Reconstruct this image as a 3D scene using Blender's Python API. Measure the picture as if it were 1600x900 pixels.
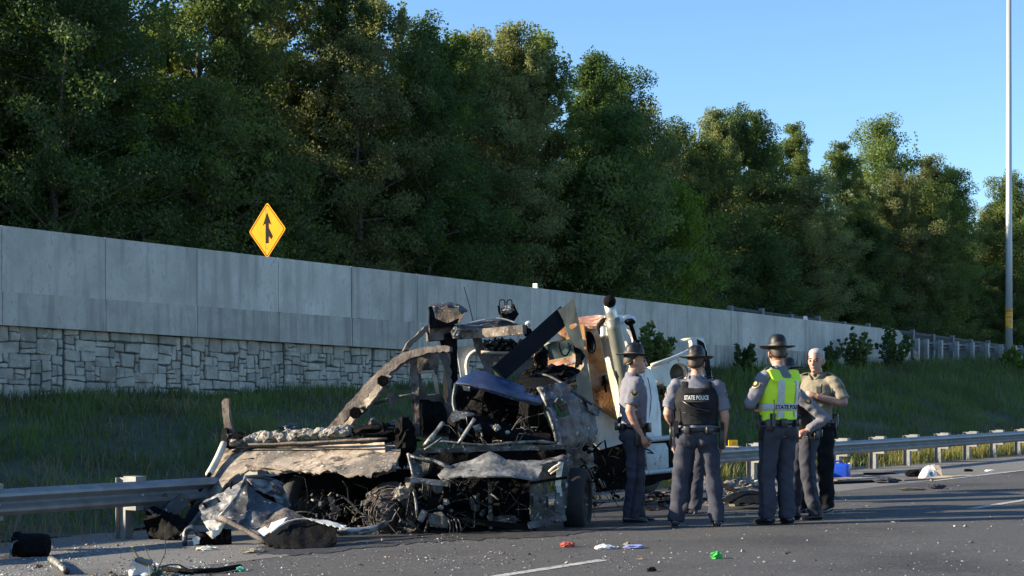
import bpy, bmesh, math, random
import numpy as np
from mathutils import Vector, Matrix, noise, geometry

for o in list(bpy.data.objects):
    bpy.data.objects.remove(o)
scene = bpy.context.scene
COL = scene.collection
R = math.radians

# ------------------------------------------------------------ camera, sky, sun, exposure
F = 2600.0            # focal length in photo pixels (photo is 1600 wide)
HZ = 615.0            # horizon row of the photo
CH = 1.45             # eye height above the road under the officers
cam_d = bpy.data.cameras.new('camera'); cam = bpy.data.objects.new('camera', cam_d); COL.objects.link(cam)
cam.location = (0, 0, CH); cam.rotation_euler = (R(90), 0, 0)
cam_d.sensor_width = 36.0; cam_d.lens = F/1600*36; cam_d.shift_y = (HZ-450)/1600
cam_d.clip_end = 5000
scene.camera = cam
SUN_EL = 19.0
world = bpy.data.worlds.new('World'); scene.world = world; world.use_nodes = True
wn = world.node_tree; wn.nodes.clear()
wo = wn.nodes.new('ShaderNodeOutputWorld'); wb = wn.nodes.new('ShaderNodeBackground'); ws = wn.nodes.new('ShaderNodeTexSky')
ws.sky_type = 'NISHITA'; ws.sun_disc = False; ws.sun_elevation = R(SUN_EL); ws.sun_rotation = R(-91.5)
ws.air_density = 1.0; ws.dust_density = 0.0; ws.ozone_density = 5.0; ws.altitude = 0
wb.inputs['Strength'].default_value = 0.095
wn.links.new(ws.outputs[0], wb.inputs[0]); wn.links.new(wb.outputs[0], wo.inputs[0])
sl = bpy.data.lights.new('sun', 'SUN'); sl.energy = 5.0; sl.angle = R(0.5); sl.color = (1.0, 0.86, 0.65)
sun = bpy.data.objects.new('sun', sl); COL.objects.link(sun)
sun.rotation_euler = Vector((math.cos(R(1.5)), math.sin(R(1.5)), -math.tan(R(SUN_EL)))).to_track_quat('-Z', 'Y').to_euler()
sun.location = (-60, 5, 40)
vs = scene.view_settings
vs.view_transform = 'Standard'; vs.look = 'None'; vs.gamma = 1.0; vs.use_curve_mapping = False; vs.exposure = 1.42
scene.cycles.max_bounces = 6; scene.cycles.transparent_max_bounces = 6

# ------------------------------------------------------------ the place's own frame: t runs along the road, n across it (0 at the guard rail)
TH = R(35.0); SU, CU = math.sin(TH), math.cos(TH); N0 = 13.8
def TN(t, n):
    m = n-N0
    return (t*SU + m*CU, t*CU - m*SU)
def tn(x, y): return (x*SU + y*CU, x*CU - y*SU + N0)
def lerp(a, b, k): return a + (b-a)*k
def pw(x, pts):
    if x <= pts[0][0]: return pts[0][1]
    for (x0, y0), (x1, y1) in zip(pts, pts[1:]):
        if x <= x1: return lerp(y0, y1, (x-x0)/(x1-x0))
    return pts[-1][1]
WALL_N = -11.2
FOOT = [(0, 1.1), (19.5, 1.33), (28.2, 1.50), (50, 2.2), (63, 2.68), (75, 2.85), (400, 2.85)]
def wall_top(t): return 4.515 - .0137*(t-19.5)
def wall_bot(t): return 2.70 - .0165*(t-19.5)
def wall_crease(t): return 3.31 - .0115*(t-19.5)
def gz(x, y):
    t, n = tn(x, y)
    if n >= -0.5: return 0.03*(n-5)
    zf = pw(t, FOOT)
    if n >= WALL_N:
        k = (-0.5-n)/(-0.5-WALL_N)
        k2 = k*k*(3-2*k)*.55 + k*.45
        return lerp(-.165, zf, k2)
    return zf
def P(px, py, d): return Vector(((px-800)*d/F, d, CH-(py-HZ)*d/F))
def G(px, py):                       # where the line of sight meets the ground
    d = 18.0
    for _ in range(40):
        p = P(px, py, d); z = gz(p.x, p.y)
        d = (CH-z)*F/max(py-HZ, 1.0)*.5 + d*.5
    p = P(px, py, d); p.z = gz(p.x, p.y); return p

# ------------------------------------------------------------ object helpers
def link(o): COL.objects.link(o); return o
def tag(o, label=None, cat=None, group=None, kind=None):
    if label: o['label'] = label
    if cat: o['category'] = cat
    if group: o['group'] = group
    if kind: o['kind'] = kind
    return o
def root(name, loc, label, cat, group=None):
    o = link(bpy.data.objects.new(name, None)); o.location = loc; o.empty_display_size = .2
    return tag(o, label, cat, group)
def adopt(o, parent):
    if parent is None: return o
    o.parent = parent
    if parent.type == 'EMPTY': o.matrix_parent_inverse = Matrix.Translation(-Vector(parent.location))
    return o
def setmat(me, m):
    if isinstance(m, (list, tuple)):
        for q in m: me.materials.append(q)
    elif m: me.materials.append(m)
def mk(name, verts, faces, m, parent=None, smooth=False, local=False):
    me = bpy.data.meshes.new(name); me.from_pydata([tuple(v) for v in verts], [], faces); me.update()
    setmat(me, m)
    if smooth:
        me.polygons.foreach_set('use_smooth', [True]*len(me.polygons))
    o = link(bpy.data.objects.new(name, me))
    if local: o.parent = parent
    else: adopt(o, parent)
    return o
def bm_obj(name, bm, m, parent=None, smooth=False, local=False):
    me = bpy.data.meshes.new(name); bm.to_mesh(me); bm.free(); setmat(me, m)
    if smooth: me.polygons.foreach_set('use_smooth', [True]*len(me.polygons))
    o = link(bpy.data.objects.new(name, me))
    if local: o.parent = parent
    else: adopt(o, parent)
    return o
def np_mesh(name, V, Fc, m, parent=None, local=False, smooth=False):
    V = np.asarray(V, np.float32).reshape(-1, 3); Fc = np.asarray(Fc, np.int32); k = Fc.shape[1]
    me = bpy.data.meshes.new(name)
    me.vertices.add(len(V)); me.vertices.foreach_set('co', V.ravel())
    me.loops.add(Fc.size); me.loops.foreach_set('vertex_index', Fc.ravel())
    me.polygons.add(len(Fc)); me.polygons.foreach_set('loop_start', np.arange(0, Fc.size, k, dtype=np.int32))
    me.update(calc_edges=True); me.validate()
    setmat(me, m)
    if smooth: me.polygons.foreach_set('use_smooth', [True]*len(me.polygons))
    o = link(bpy.data.objects.new(name, me))
    if local: o.parent = parent
    else: adopt(o, parent)
    return o
class MB:
    """collects boxes, tubes and sheets into one mesh"""
    def __init__(s): s.v = []; s.f = []
    def add(s, vs_, fs_):
        b = len(s.v); s.v += [Vector(q) for q in vs_]; s.f += [tuple(b+i for i in q) for q in fs_]; return s
    def box(s, c, sx, sy, sz, rz=0.0, rx=0.0, ry=0.0, jit=0.0, rng=random):
        mtx = Matrix.Rotation(rz, 3, 'Z') @ Matrix.Rotation(ry, 3, 'Y') @ Matrix.Rotation(rx, 3, 'X')
        vs_ = []
        for dx in (-.5, .5):
            for dy in (-.5, .5):
                for dz in (-.5, .5):
                    q = Vector((dx*sx, dy*sy, dz*sz))
                    if jit: q += Vector((rng.uniform(-jit, jit), rng.uniform(-jit, jit), rng.uniform(-jit, jit)))
                    vs_.append(Vector(c) + mtx @ q)
        return s.add(vs_, [(0,1,3,2), (4,6,7,5), (0,4,5,1), (2,3,7,6), (0,2,6,4), (1,5,7,3)])
    def tube(s, pts, r, seg=8, cap=True):
        pts = [Vector(p) for p in pts]; nn = len(pts)
        rr = r if isinstance(r, (list, tuple)) else [r]*nn
        b = len(s.v); up0 = None
        for i, p in enumerate(pts):
            d = (pts[min(i+1, nn-1)] - pts[max(i-1, 0)])
            if d.length < 1e-6: d = Vector((0, 0, 1))
            d.normalize()
            if up0 is None:
                up0 = d.cross(Vector((0, 0, 1)) if abs(d.z) < .9 else Vector((1, 0, 0)))
            a = (up0 - d*up0.dot(d))
            if a.length < 1e-5: a = d.orthogonal()
            a.normalize(); up0 = a
            c = d.cross(a)
            q = rr[i]; qa, qb = q if isinstance(q, tuple) else (q, q)
            for k in range(seg):
                an = 2*math.pi*k/seg
                s.v.append(p + a*math.cos(an)*qa + c*math.sin(an)*qb)
        for i in range(nn-1):
            for k in range(seg):
                k2 = (k+1) % seg
                s.f.append((b+i*seg+k, b+i*seg+k2, b+(i+1)*seg+k2, b+(i+1)*seg+k))
        if cap:
            s.f.append(tuple(b+k for k in reversed(range(seg)))); s.f.append(tuple(b+(nn-1)*seg+k for k in range(seg)))
        return s
    def lathe(s, c, prof, seg=20, axis='Z', mtx=None):
        """prof: (radius, height) pairs, open surface of revolution about local Z"""
        b = len(s.v); mtx = mtx or Matrix.Identity(3); c = Vector(c)
        for (r_, h_) in prof:
            for k in range(seg):
                an = 2*math.pi*k/seg
                s.v.append(c + mtx @ Vector((r_*math.cos(an), r_*math.sin(an), h_)))
        for i in range(len(prof)-1):
            for k in range(seg):
                k2 = (k+1) % seg
                s.f.append((b+i*seg+k, b+i*seg+k2, b+(i+1)*seg+k2, b+(i+1)*seg+k))
        return s
    def build(s, name, m, parent=None, smooth=False, local=False):
        return mk(name, s.v, s.f, m, parent, smooth, local)

# ------------------------------------------------------------ materials
MATS = {}
def mat(name, stops, scale=6.0, rough=.7, metal=0.0, bump=0.0, bscale=None, detail=6.0, dist=0.0, stretch=(1, 1, 1), rand=0.0,
        second=None, spec=.5, emit=None, transl=None, rough2=None):
    """stops: [(pos, rgb)...] over fractal noise in object space; second: (scale, lo, hi, rgb, stretch) patches laid on top"""
    m = bpy.data.materials.new(name); m.use_nodes = True; nt = m.node_tree; N, L = nt.nodes, nt.links
    b = N['Principled BSDF']; out = N['Material Output']
    tc = N.new('ShaderNodeTexCoord'); mp = N.new('ShaderNodeMapping'); L.new(tc.outputs['Object'], mp.inputs[0]); mp.inputs['Scale'].default_value = stretch
    nz = N.new('ShaderNodeTexNoise'); nz.inputs['Scale'].default_value = scale; nz.inputs['Detail'].default_value = detail
    nz.inputs['Distortion'].default_value = dist; L.new(mp.outputs[0], nz.inputs['Vector'])
    rp = N.new('ShaderNodeValToRGB'); L.new(nz.outputs['Fac'], rp.inputs[0])
    el = rp.color_ramp.elements
    while len(el) < len(stops): el.new(.5)
    while len(el) > len(stops): el.remove(el[-1])
    for e, (p, c) in zip(el, stops): e.position = p; e.color = (*c, 1)
    col = rp.outputs[0]
    for sec in (second or []):
        sc, lo, hi, rgb, st = sec
        mp2 = N.new('ShaderNodeMapping'); L.new(tc.outputs['Object'], mp2.inputs[0]); mp2.inputs['Scale'].default_value = st; mp2.inputs['Location'].default_value = (sc*.7, 3.1, 1.7)
        n2 = N.new('ShaderNodeTexNoise'); n2.inputs['Scale'].default_value = sc; n2.inputs['Detail'].default_value = 7; L.new(mp2.outputs[0], n2.inputs['Vector'])
        mr = N.new('ShaderNodeMapRange'); mr.inputs[1].default_value = lo; mr.inputs[2].default_value = hi; L.new(n2.outputs['Fac'], mr.inputs[0])
        mx = N.new('ShaderNodeMix'); mx.data_type = 'RGBA'; L.new(mr.outputs[0], mx.inputs[0]); L.new(col, mx.inputs[6]); mx.inputs[7].default_value = (*rgb, 1)
        col = mx.outputs[2]
    if rand:
        oi = N.new('ShaderNodeObjectInfo'); mr = N.new('ShaderNodeMapRange'); L.new(oi.outputs['Random'], mr.inputs[0])
        mr.inputs[3].default_value = 1-rand; mr.inputs[4].default_value = 1+rand
        vm = N.new('ShaderNodeVectorMath'); vm.operation = 'SCALE'; L.new(col, vm.inputs[0]); L.new(mr.outputs[0], vm.inputs['Scale']); col = vm.outputs[0]
    L.new(col, b.inputs['Base Color'])
    b.inputs['Roughness'].default_value = rough; b.inputs['Metallic'].default_value = metal; b.inputs['Specular IOR Level'].default_value = spec
    if rough2:
        mr = N.new('ShaderNodeMapRange'); L.new(nz.outputs['Fac'], mr.inputs[0]); mr.inputs[1].default_value = .3; mr.inputs[2].default_value = .7
        mr.inputs[3].default_value = rough; mr.inputs[4].default_value = rough2; L.new(mr.outputs[0], b.inputs['Roughness'])
    if bump:
        n3 = N.new('ShaderNodeTexNoise'); n3.inputs['Scale'].default_value = bscale or scale*4; n3.inputs['Detail'].default_value = 5; L.new(mp.outputs[0], n3.inputs['Vector'])
        bp = N.new('ShaderNodeBump'); bp.inputs['Strength'].default_value = bump; bp.inputs['Distance'].default_value = .02
        L.new(n3.outputs['Fac'], bp.inputs['Height']); L.new(bp.outputs[0], b.inputs['Normal'])
    if transl:
        tr = N.new('ShaderNodeBsdfTranslucent'); ms = N.new('ShaderNodeMixShader'); ms.inputs[0].default_value = transl
        hs = N.new('ShaderNodeHueSaturation'); hs.inputs['Hue'].default_value = .485; hs.inputs['Saturation'].default_value = 1.15; hs.inputs['Value'].default_value = 1.5
        L.new(col, hs.inputs['Color']); L.new(hs.outputs[0], tr.inputs['Color'])
        L.new(b.outputs[0], ms.inputs[1]); L.new(tr.outputs[0], ms.inputs[2]); L.new(ms.outputs[0], out.inputs['Surface'])
    MATS[name] = m
    return m
def flat(name, c, rough=.6, metal=0.0, var=.18, scale=9.0, bump=0.0, spec=.5, rand=0.0, bscale=None):
    lo = tuple(max(0, q*(1-var)) for q in c); hi = tuple(q*(1+var) for q in c)
    return mat(name, [(.3, lo), (.7, hi)], scale, rough, metal, bump, bscale, spec=spec, rand=rand)
# ------------------------------------------------------------ setting materials
m_asphalt = mat('asphalt', [(.25, (.052, .051, .049)), (.55, (.078, .076, .072)), (.8, (.105, .10, .094))], 55, .82, bump=.55, bscale=170,
    second=[(.45, .5, .68, (.036, .035, .034), (1, 1, 1)), (9, .5, .8, (.05, .049, .047), (1, 1, 1)), (42, .60, .68, (.2, .19, .175), (1, 1, 1)), (60, .62, .68, (.028, .028, .027), (1, 1, 1)), (2.2, .62, .8, (.10, .095, .085), (1, 1, 1))], spec=.4)
m_ramp = mat('ramp_asphalt', [(.3, (.05, .05, .05)), (.7, (.08, .08, .078))], 40, .85, bump=.3)
m_paint = mat('road_paint', [(.35, (.17, .165, .15)), (.5, (.40, .39, .36)), (.7, (.54, .53, .49))], 14, .7, second=[(40, .58, .62, (.09, .09, .085), (1, 1, 1))])
m_gravel = mat('gravel', [(.3, (.09, .085, .075)), (.5, (.16, .15, .13)), (.75, (.28, .26, .23))], 45, .95, bump=.8, bscale=70)
m_soil = mat('grassy_soil', [(.3, (.028, .035, .014)), (.55, (.045, .06, .02)), (.75, (.07, .065, .035))], 2.5, .95, bump=.6, bscale=25)
m_floor = mat('forest_soil', [(.3, (.02, .022, .012)), (.7, (.045, .04, .025))], 1.5, .95)
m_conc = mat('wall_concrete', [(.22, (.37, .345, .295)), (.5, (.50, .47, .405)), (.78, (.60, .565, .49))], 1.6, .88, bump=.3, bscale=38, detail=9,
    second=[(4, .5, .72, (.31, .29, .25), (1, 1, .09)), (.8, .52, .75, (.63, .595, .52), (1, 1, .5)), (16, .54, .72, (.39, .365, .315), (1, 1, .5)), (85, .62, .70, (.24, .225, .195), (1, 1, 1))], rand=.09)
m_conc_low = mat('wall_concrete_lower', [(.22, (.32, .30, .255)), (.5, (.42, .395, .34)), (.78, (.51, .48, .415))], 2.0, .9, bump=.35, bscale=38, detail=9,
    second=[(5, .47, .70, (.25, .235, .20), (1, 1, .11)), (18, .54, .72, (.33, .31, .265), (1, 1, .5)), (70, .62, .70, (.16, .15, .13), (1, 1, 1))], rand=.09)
m_stone = mat('cast_stone', [(.25, (.25, .23, .19)), (.5, (.36, .335, .28)), (.8, (.46, .43, .365))], 5, .92, bump=1.0, bscale=20, rand=.2, second=[(2, .5, .7, (.21, .20, .165), (1, 1, .5)), (11, .6, .7, (.50, .47, .40), (1, 1, 1))])
m_mortar = mat('stone_joint', [(.3, (.055, .052, .045)), (.7, (.10, .095, .082))], 8, .95)
m_galv = mat('galvanised_steel', [(.3, (.20, .205, .205)), (.6, (.29, .29, .28)), (.8, (.36, .355, .34))], 5, .5, .55, bump=.05, second=[(2.2, .55, .75, (.22, .215, .2), (1, 1, .5))], rough2=.62)
m_galv_d = mat('weathered_galvanised', [(.3, (.17, .175, .17)), (.7, (.26, .26, .25))], 6, .6, .5)
m_bolt = flat('bolt_steel', (.5, .5, .48), .4, .8)

# ------------------------------------------------------------ road, bank, ramp, ground
def sheet_tn(name, ts, ns, m, dz=0.0, rough_z=0.0, zf=None, kind='structure'):
    vs_ = []; fs = []
    for i, t in enumerate(ts):
        for n in ns:
            x, y = TN(t, n); z = zf(t, n) if zf else gz(x, y)
            if rough_z: z += rough_z*(noise.noise(Vector((x*.6, y*.6, 2.0))) + .5*noise.noise(Vector((x*1.9, y*1.9, 7.0))))
            vs_.append((x, y, z+dz))
    k = len(ns)
    for i in range(len(ts)-1):
        for j in range(k-1):
            fs.append((i*k+j, i*k+j+1, (i+1)*k+j+1, (i+1)*k+j))
    o = mk(name, vs_, fs, m, None, True); tag(o, kind=kind); return o
def rng_(a, b, s): return [a + (b-a)*i/max(1, round((b-a)/s)) for i in range(max(1, round((b-a)/s))+1)]
road = sheet_tn('road', rng_(-60, 420, 6), [-.42, 0, 2, 4, 7, 11, 16, 26, 60], m_asphalt)
shoulder = sheet_tn('gravel_verge', rng_(-60, 420, 3), [-.95, -.7, -.44], m_gravel, dz=-.01, rough_z=.012)
bank = sheet_tn('grass_bank', rng_(-40, 100, .8)+rng_(104, 420, 8), rng_(-11.35, -.9, .5), m_soil, dz=-.006, rough_z=.09)
ramp_z = lambda t: min(wall_top(t)-1.05, 9) if t < 63 else 2.86
ramp = sheet_tn('ramp_road', rng_(-60, 420, 10), [-21, -11.62], m_ramp, zf=lambda t, n: ramp_z(t))
floor_ = sheet_tn('forest_floor', rng_(-80, 420, 10), [-160, -90, -60, -40, -30, -24, -21.02], m_floor, zf=lambda t, n: ramp_z(t) + .06*min(12, (-21-n)*.12))
gp = mk('ground', [(-2500, -300, -4), (2500, -300, -4), (2500, 4000, -4), (-2500, 4000, -4)], [(0, 1, 2, 3)], m_floor); tag(gp, kind='structure')

def marking(pxs, wid, ln, name='lane_marking'):
    p = G(*pxs); t, n = tn(p.x, p.y)
    ts = rng_(t, t+ln, .5)
    return sheet_tn(name, ts, [n-wid/2, n+wid/2], m_paint, dz=.004), (t, n)
m_should = mat('paved_shoulder', [(.25, (.10, .098, .09)), (.55, (.15, .145, .132)), (.8, (.20, .19, .172))], 45, .85, bump=.4, bscale=150, second=[(.6, .5, .7, (.07, .068, .064), (1, 1, 1)), (110, .63, .69, (.3, .28, .25), (1, 1, 1))])
marking((1518, 795), .13, 3.0)
marking((776, 901), .13, 1.55)
pe = G(1490, 748); te, ne = tn(pe.x, pe.y)
sheet_tn('paved_shoulder', rng_(-60, 420, 6), [-.42, 0, ne-.08], m_should, dz=.003)
sheet_tn('edge_line', rng_(te-1, te+60, 1.0), [ne-.07, ne+.07], m_paint, dz=.007)

# soot and spilled fluid round the wreck
m_soot = mat('sooty_asphalt', [(.3, (.014, .014, .0135)), (.5, (.026, .0255, .025)), (.75, (.052, .051, .049))], 7, .7, bump=.4, bscale=120, second=[(42, .62, .69, (.15, .145, .13), (1, 1, 1))])
def stain(pts, dz, seed):
    rs = random.Random(seed); ring = []
    for i in range(len(pts)):
        a, b = pts[i], pts[(i+1) % len(pts)]; k = max(2, int(math.hypot(b[0]-a[0], (b[1]-a[1])*4)/9))
        for q in range(k):
            f = q/k; p = G(lerp(a[0], b[0], f)+rs.uniform(-5, 5), lerp(a[1], b[1], f)+rs.uniform(-1.6, 1.6)); ring.append((p.x, p.y, p.z+dz))
    tag(mk('road_stain', ring, [tuple(range(len(ring)))], m_soot), kind='structure')
stain([(380, 866), (470, 868), (560, 858), (640, 849), (760, 843), (880, 838), (960, 826), (1040, 806), (1180, 795), (1230, 783), (1180, 770), (1050, 762), (960, 766), (800, 800), (600, 815), (450, 835)], .0055, 3)

# ------------------------------------------------------------ retaining wall: parapet panels above a stone-faced foot
wx, wy = TN(40, WALL_N)
wall = root('retaining_wall', (wx, wy, gz(wx, wy)), 'long grey concrete retaining wall with stone-patterned base rising behind the wreck', 'wall')
def prism_tn(mb, t0, t1, n0, n1, zb, zt):
    """box between two t stations; zb, zt are functions of t; n0 is the side facing the road"""
    vs_ = []
    for t in (t0, t1):
        for n in (n0, n1):
            x, y = TN(t, n)
            vs_ += [(x, y, zb(t)), (x, y, zt(t))]
    mb.add(vs_, [(0, 1, 3, 2), (4, 6, 7, 5), (0, 4, 5, 1), (2, 3, 7, 6), (0, 2, 6, 4), (1, 5, 7, 3)])
PL = 2.44; T0 = 19.5
rw = random.Random(4)
for k in range(-13, 18):
    t0 = T0+PL*k+.007; t1 = t0+PL-.014
    if k == 4: t0 += .012                      # the open expansion joint
    up = MB(); last = (k == 17)
    if not last:
        prism_tn(up, t0, t1, WALL_N+.0, WALL_N-.38, wall_crease, lambda t: wall_top(t)-.02)
        cp = MB(); prism_tn(cp, t0, t1, WALL_N-.02, WALL_N-.36, lambda t: wall_top(t)-.02, wall_top)
        up.add(cp.v, cp.f)
    else:                                      # the end panel steps down with a slanted corner
        zt = lambda t: wall_top(t)-(0.0 if t < t0+1.3 else .0)
        prism_tn(up, t0, t0+1.2, WALL_N, WALL_N-.38, wall_crease, wall_top)
        prism_tn(up, t0+1.2, t1-.1, WALL_N, WALL_N-.38, wall_crease, lambda t: wall_top(t) - (.55 if t > t0+1.5 else 0))
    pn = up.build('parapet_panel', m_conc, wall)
    lo = MB(); seg = 10; dn = rw.uniform(-.004, .004)
    for j in range(seg):                       # ragged pour line at the crease
        a, b = lerp(t0, t1, j/seg), lerp(t0, t1, (j+1)/seg)
        ja = .022*noise.noise(Vector((a*3, 1, 0))); jb = .022*noise.noise(Vector((b*3, 1, 0)))
        vs_ = []
        for t, jj in ((a, ja), (b, jb)):
            for n in (WALL_N+.022+dn, WALL_N-.38):
                x, y = TN(t, n); vs_ += [(x, y, wall_bot(t)), (x, y, wall_crease(t)+jj)]
        fs = [(0, 4, 5, 1), (2, 3, 7, 6), (0, 2, 6, 4), (1, 5, 7, 3)]
        if j == 0: fs.append((0, 1, 3, 2))
        if j == seg-1: fs.append((4, 6, 7, 5))
        lo.add(vs_, fs)
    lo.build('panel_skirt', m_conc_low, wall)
SN = WALL_N-.16                                 # stone face sits back under the overhang
back = MB(); prism_tn(back, -12, 64, SN, SN-.3, lambda t: pw(t, FOOT)-.5, lambda t: wall_bot(t)-.001)
back.build('wall_core', m_mortar, wall)
# stones: random ashlar packed on a grid, corners jittered together so that joints wander
CW, CHh = .125, .098
def stones():
    rs = random.Random(11); cnt = 0
    tA = T0-.9; panel = 3.05; ncol = int(panel/CW)
    for pnl in range(0, 6):
        ta = tA - .6 + pnl*panel
        rows = int((wall_bot(ta)-pw(ta, FOOT)+.12)/CHh)+1
        occ = [[0]*ncol for _ in range(rows)]
        for r in range(rows):
            for c in range(ncol):
                if occ[r][c]: continue
                for _ in range(8):
                    w = rs.choice([1, 2, 2, 3, 3, 4, 4]); h = rs.choice([1, 2, 2, 2, 3]) 
                    if w == 1 and h == 1: continue
                    if c+w <= ncol and r+h <= rows and all(not occ[r+a][c+b] for a in range(h) for b in range(w)): break
                else: w = h = 1
                w = min(w, ncol-c); h = min(h, rows-r)
                while any(occ[r][c+b] for b in range(w)): w -= 1
                if any(occ[r+a][c+b] for a in range(h) for b in range(w)): h = 1
                for a in range(h):
                    for b in range(w): occ[r+a][c+b] = 1
                def cor(ci, ri):
                    jx = .05*noise.noise(Vector((ci*5.3+pnl*40, ri*3.7, 1.5))) if 0 < ci < ncol else 0
                    jz = .055*noise.noise(Vector((ci*4.1+pnl*31, ri*6.3, 8.5)))
                    return (ta + ci*CW + jx, ri*CHh + jz)
                pts = [cor(c, r), cor(c+w, r), cor(c+w, r+h), cor(c, r+h)]
                cx = sum(p[0] for p in pts)/4; cz = sum(p[1] for p in pts)/4
                if pnl == 5 and cx > ta+1.2: continue
                g = .007; out = rs.uniform(.025, .065)
                # 12-point outline with softened corners
                ol = []
                for i in range(4):
                    p0, p1 = pts[i], pts[(i+1) % 4]
                    for f in (.1, .5, .9):
                        q = [lerp(p0[0], p1[0], f), lerp(p0[1], p1[1], f)]
                        q[0] += rs.uniform(-.006, .006); q[1] += rs.uniform(-.006, .006)
                        dx, dz = cx-q[0], cz-q[1]; L_ = math.hypot(dx, dz)+1e-6
                        ol.append((q[0]+dx/L_*g, q[1]+dz/L_*g))
                vs_ = []
                for ring, (inn, dep) in enumerate(((0, -.01), (.004, out*.65), (.022, out))):
                    for q in ol:
                        dx, dz = cx-q[0], cz-q[1]; L_ = math.hypot(dx, dz)+1e-6
                        tt = q[0]+dx/L_*min(inn, L_*.5); zz = q[1]+dz/L_*min(inn, L_*.5)
                        x, y = TN(tt, SN+dep); zt = min(wall_bot(tt)-.004-zz, 9)
                        vs_.append((x, y, zt))
                x, y = TN(cx, SN+out*rs.uniform(.9, 1.25)); vs_.append((x, y, wall_bot(cx)-.004-cz))
                fs = []
                for ring in range(2):
                    for i in range(12):
                        j = (i+1) % 12; fs.append((ring*12+i, ring*12+12+i, ring*12+12+j, ring*12+j))
                for i in range(12): fs.append((24+i, 36, 24+(i+1) % 12))
                mk('stone', vs_, fs, m_stone, wall); cnt += 1
    return cnt
print('stones', stones())
# small white reflectors on the coping and an electrical box near the wall's end
for px in (841, 1262):
    D = 2620-px; d = F*25/(CU*D); t = (d/F*(px-800))*SU + d*CU
    x, y = TN(t, WALL_N-.1); mb = MB(); mb.box((x, y, wall_top(t)+.075), .13, .05, .11, rz=-TH)
    mb.box((x, y, wall_top(t)+.012), .16, .08, .02, rz=-TH)
    tag(mb.build('barrier_reflector', flat('reflector_white_%d' % px, (.75, .75, .72), .4)), 'small white reflector on wall coping ' + ('above the dark leaning beam' if px == 841 else 'near the fence above the green-vested officer'), 'reflector')
t = 60.6; x, y = TN(t, WALL_N+.1); mb = MB(); zz = 3.28
mb.box((x, y, zz), .22, .16, .34, rz=-TH); mb.box((x+.09, y-.06, zz+.06), .16, .1, .2, rz=-TH); mb.tube([(x, y, zz-.1), (x, y, 2.7)], .02)
tag(mb.build('utility_box', m_galv_d), 'small grey utility box fixed near the right end of the concrete wall', 'utility box')

# ------------------------------------------------------------ roadside guard rail
gx, gy = TN(13, 0)
rail = root('guard_rail', (gx, gy, gz(gx, gy)), 'galvanised steel guard rail running along the road behind the wreck', 'guard rail')
RT = .64                                        # top of the beam above the pavement
def wprof():                                    # (outward n, height) of a W-beam, 0.31 tall
    return [(.0, 0), (.012, .008), (.075, .05), (.082, .085), (.012, .135), (.0, .155), (.012, .175), (.082, .225), (.075, .26), (.012, .302), (.0, .31)]
BH = .27/.31
def beam(t0, t1, n_of, z_of, name, parent, m):
    mb = MB(); ts = rng_(t0, t1, .95); pr = wprof()
    for th, flip in ((0, False), (-.006, True)):
        vs_ = []; fs = []
        for t in ts:
            x0, y0 = TN(t, 0)
            for (dn, h) in pr:
                x, y = TN(t, n_of(t)+dn+th); vs_.append((x, y, z_of(t)-.27+h*BH))
        k = len(pr)
        for i in range(len(ts)-1):
            for j in range(k-1):
                f = (i*k+j, (i+1)*k+j, (i+1)*k+j+1, i*k+j+1)
                fs.append(f if not flip else f[::-1])
        mb.add(vs_, fs)
    k = len(pr); nn = len(ts)
    for i in range(nn-1):                        # closing edges
        for j in (0, k-1):
            mb.f.append((i*k+j, nn*k+i*k+j, nn*k+(i+1)*k+j, (i+1)*k+j))
    return mb.build(name, m, parent, False)
def rail_z(t): x, y = TN(t, 0); return gz(x, y)+RT
pl_ = G(205, 847); tl, nl = tn(pl_.x, pl_.y)
TP0 = 12.62                                     # a post stands at photo column 200
for k in range(-4, 22):
    a = TP0-.6+3.81*k
    if a > 92: break
    beam(a, a+3.83, (lambda t: 0.0 if k % 2 else .004), rail_z, 'beam', rail, m_galv)
for k in range(-6, 42):
    t = TP0+1.905*k
    zt = rail_z(t)
    pm = MB()
    # I-section post
    x, y = TN(t, -.27); zc = (zt+.035-.75)/2 + (zt+.035)/2
    zb = gz(*TN(t, -.3))-.25; h = zt+.03-zb
    for dn in (-.075, .075):
        x, y = TN(t, -.28+dn); pm.box((x, y, zb+h/2), .1, .008, h, rz=math.pi/2-TH) if False else pm.box((x, y, zb+h/2), .008, .1, h, rz=-TH)
    x, y = TN(t, -.28); pm.box((x, y, zb+h/2), .145, .007, h, rz=-TH)
    pm.build('post', m_galv_d, rail)
    bm_ = MB(); x, y = TN(t, -.105); bm_.box((x, y, zt-.155+.022), .195, .15, .37, rz=-TH); bm_.build('blockout', m_galv_d, rail)
    x, y = TN(t, .018); bb = MB(); bb.lathe((x, y, zt-.155), [(0, .014), (.012, .012), (.019, .004), (.02, -.004)], 8, mtx=Matrix.Rotation(-TH, 3, 'Z') @ Matrix.Rotation(math.pi/2, 3, 'Y'))
    bb.build('bolt', m_bolt, rail)

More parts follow.
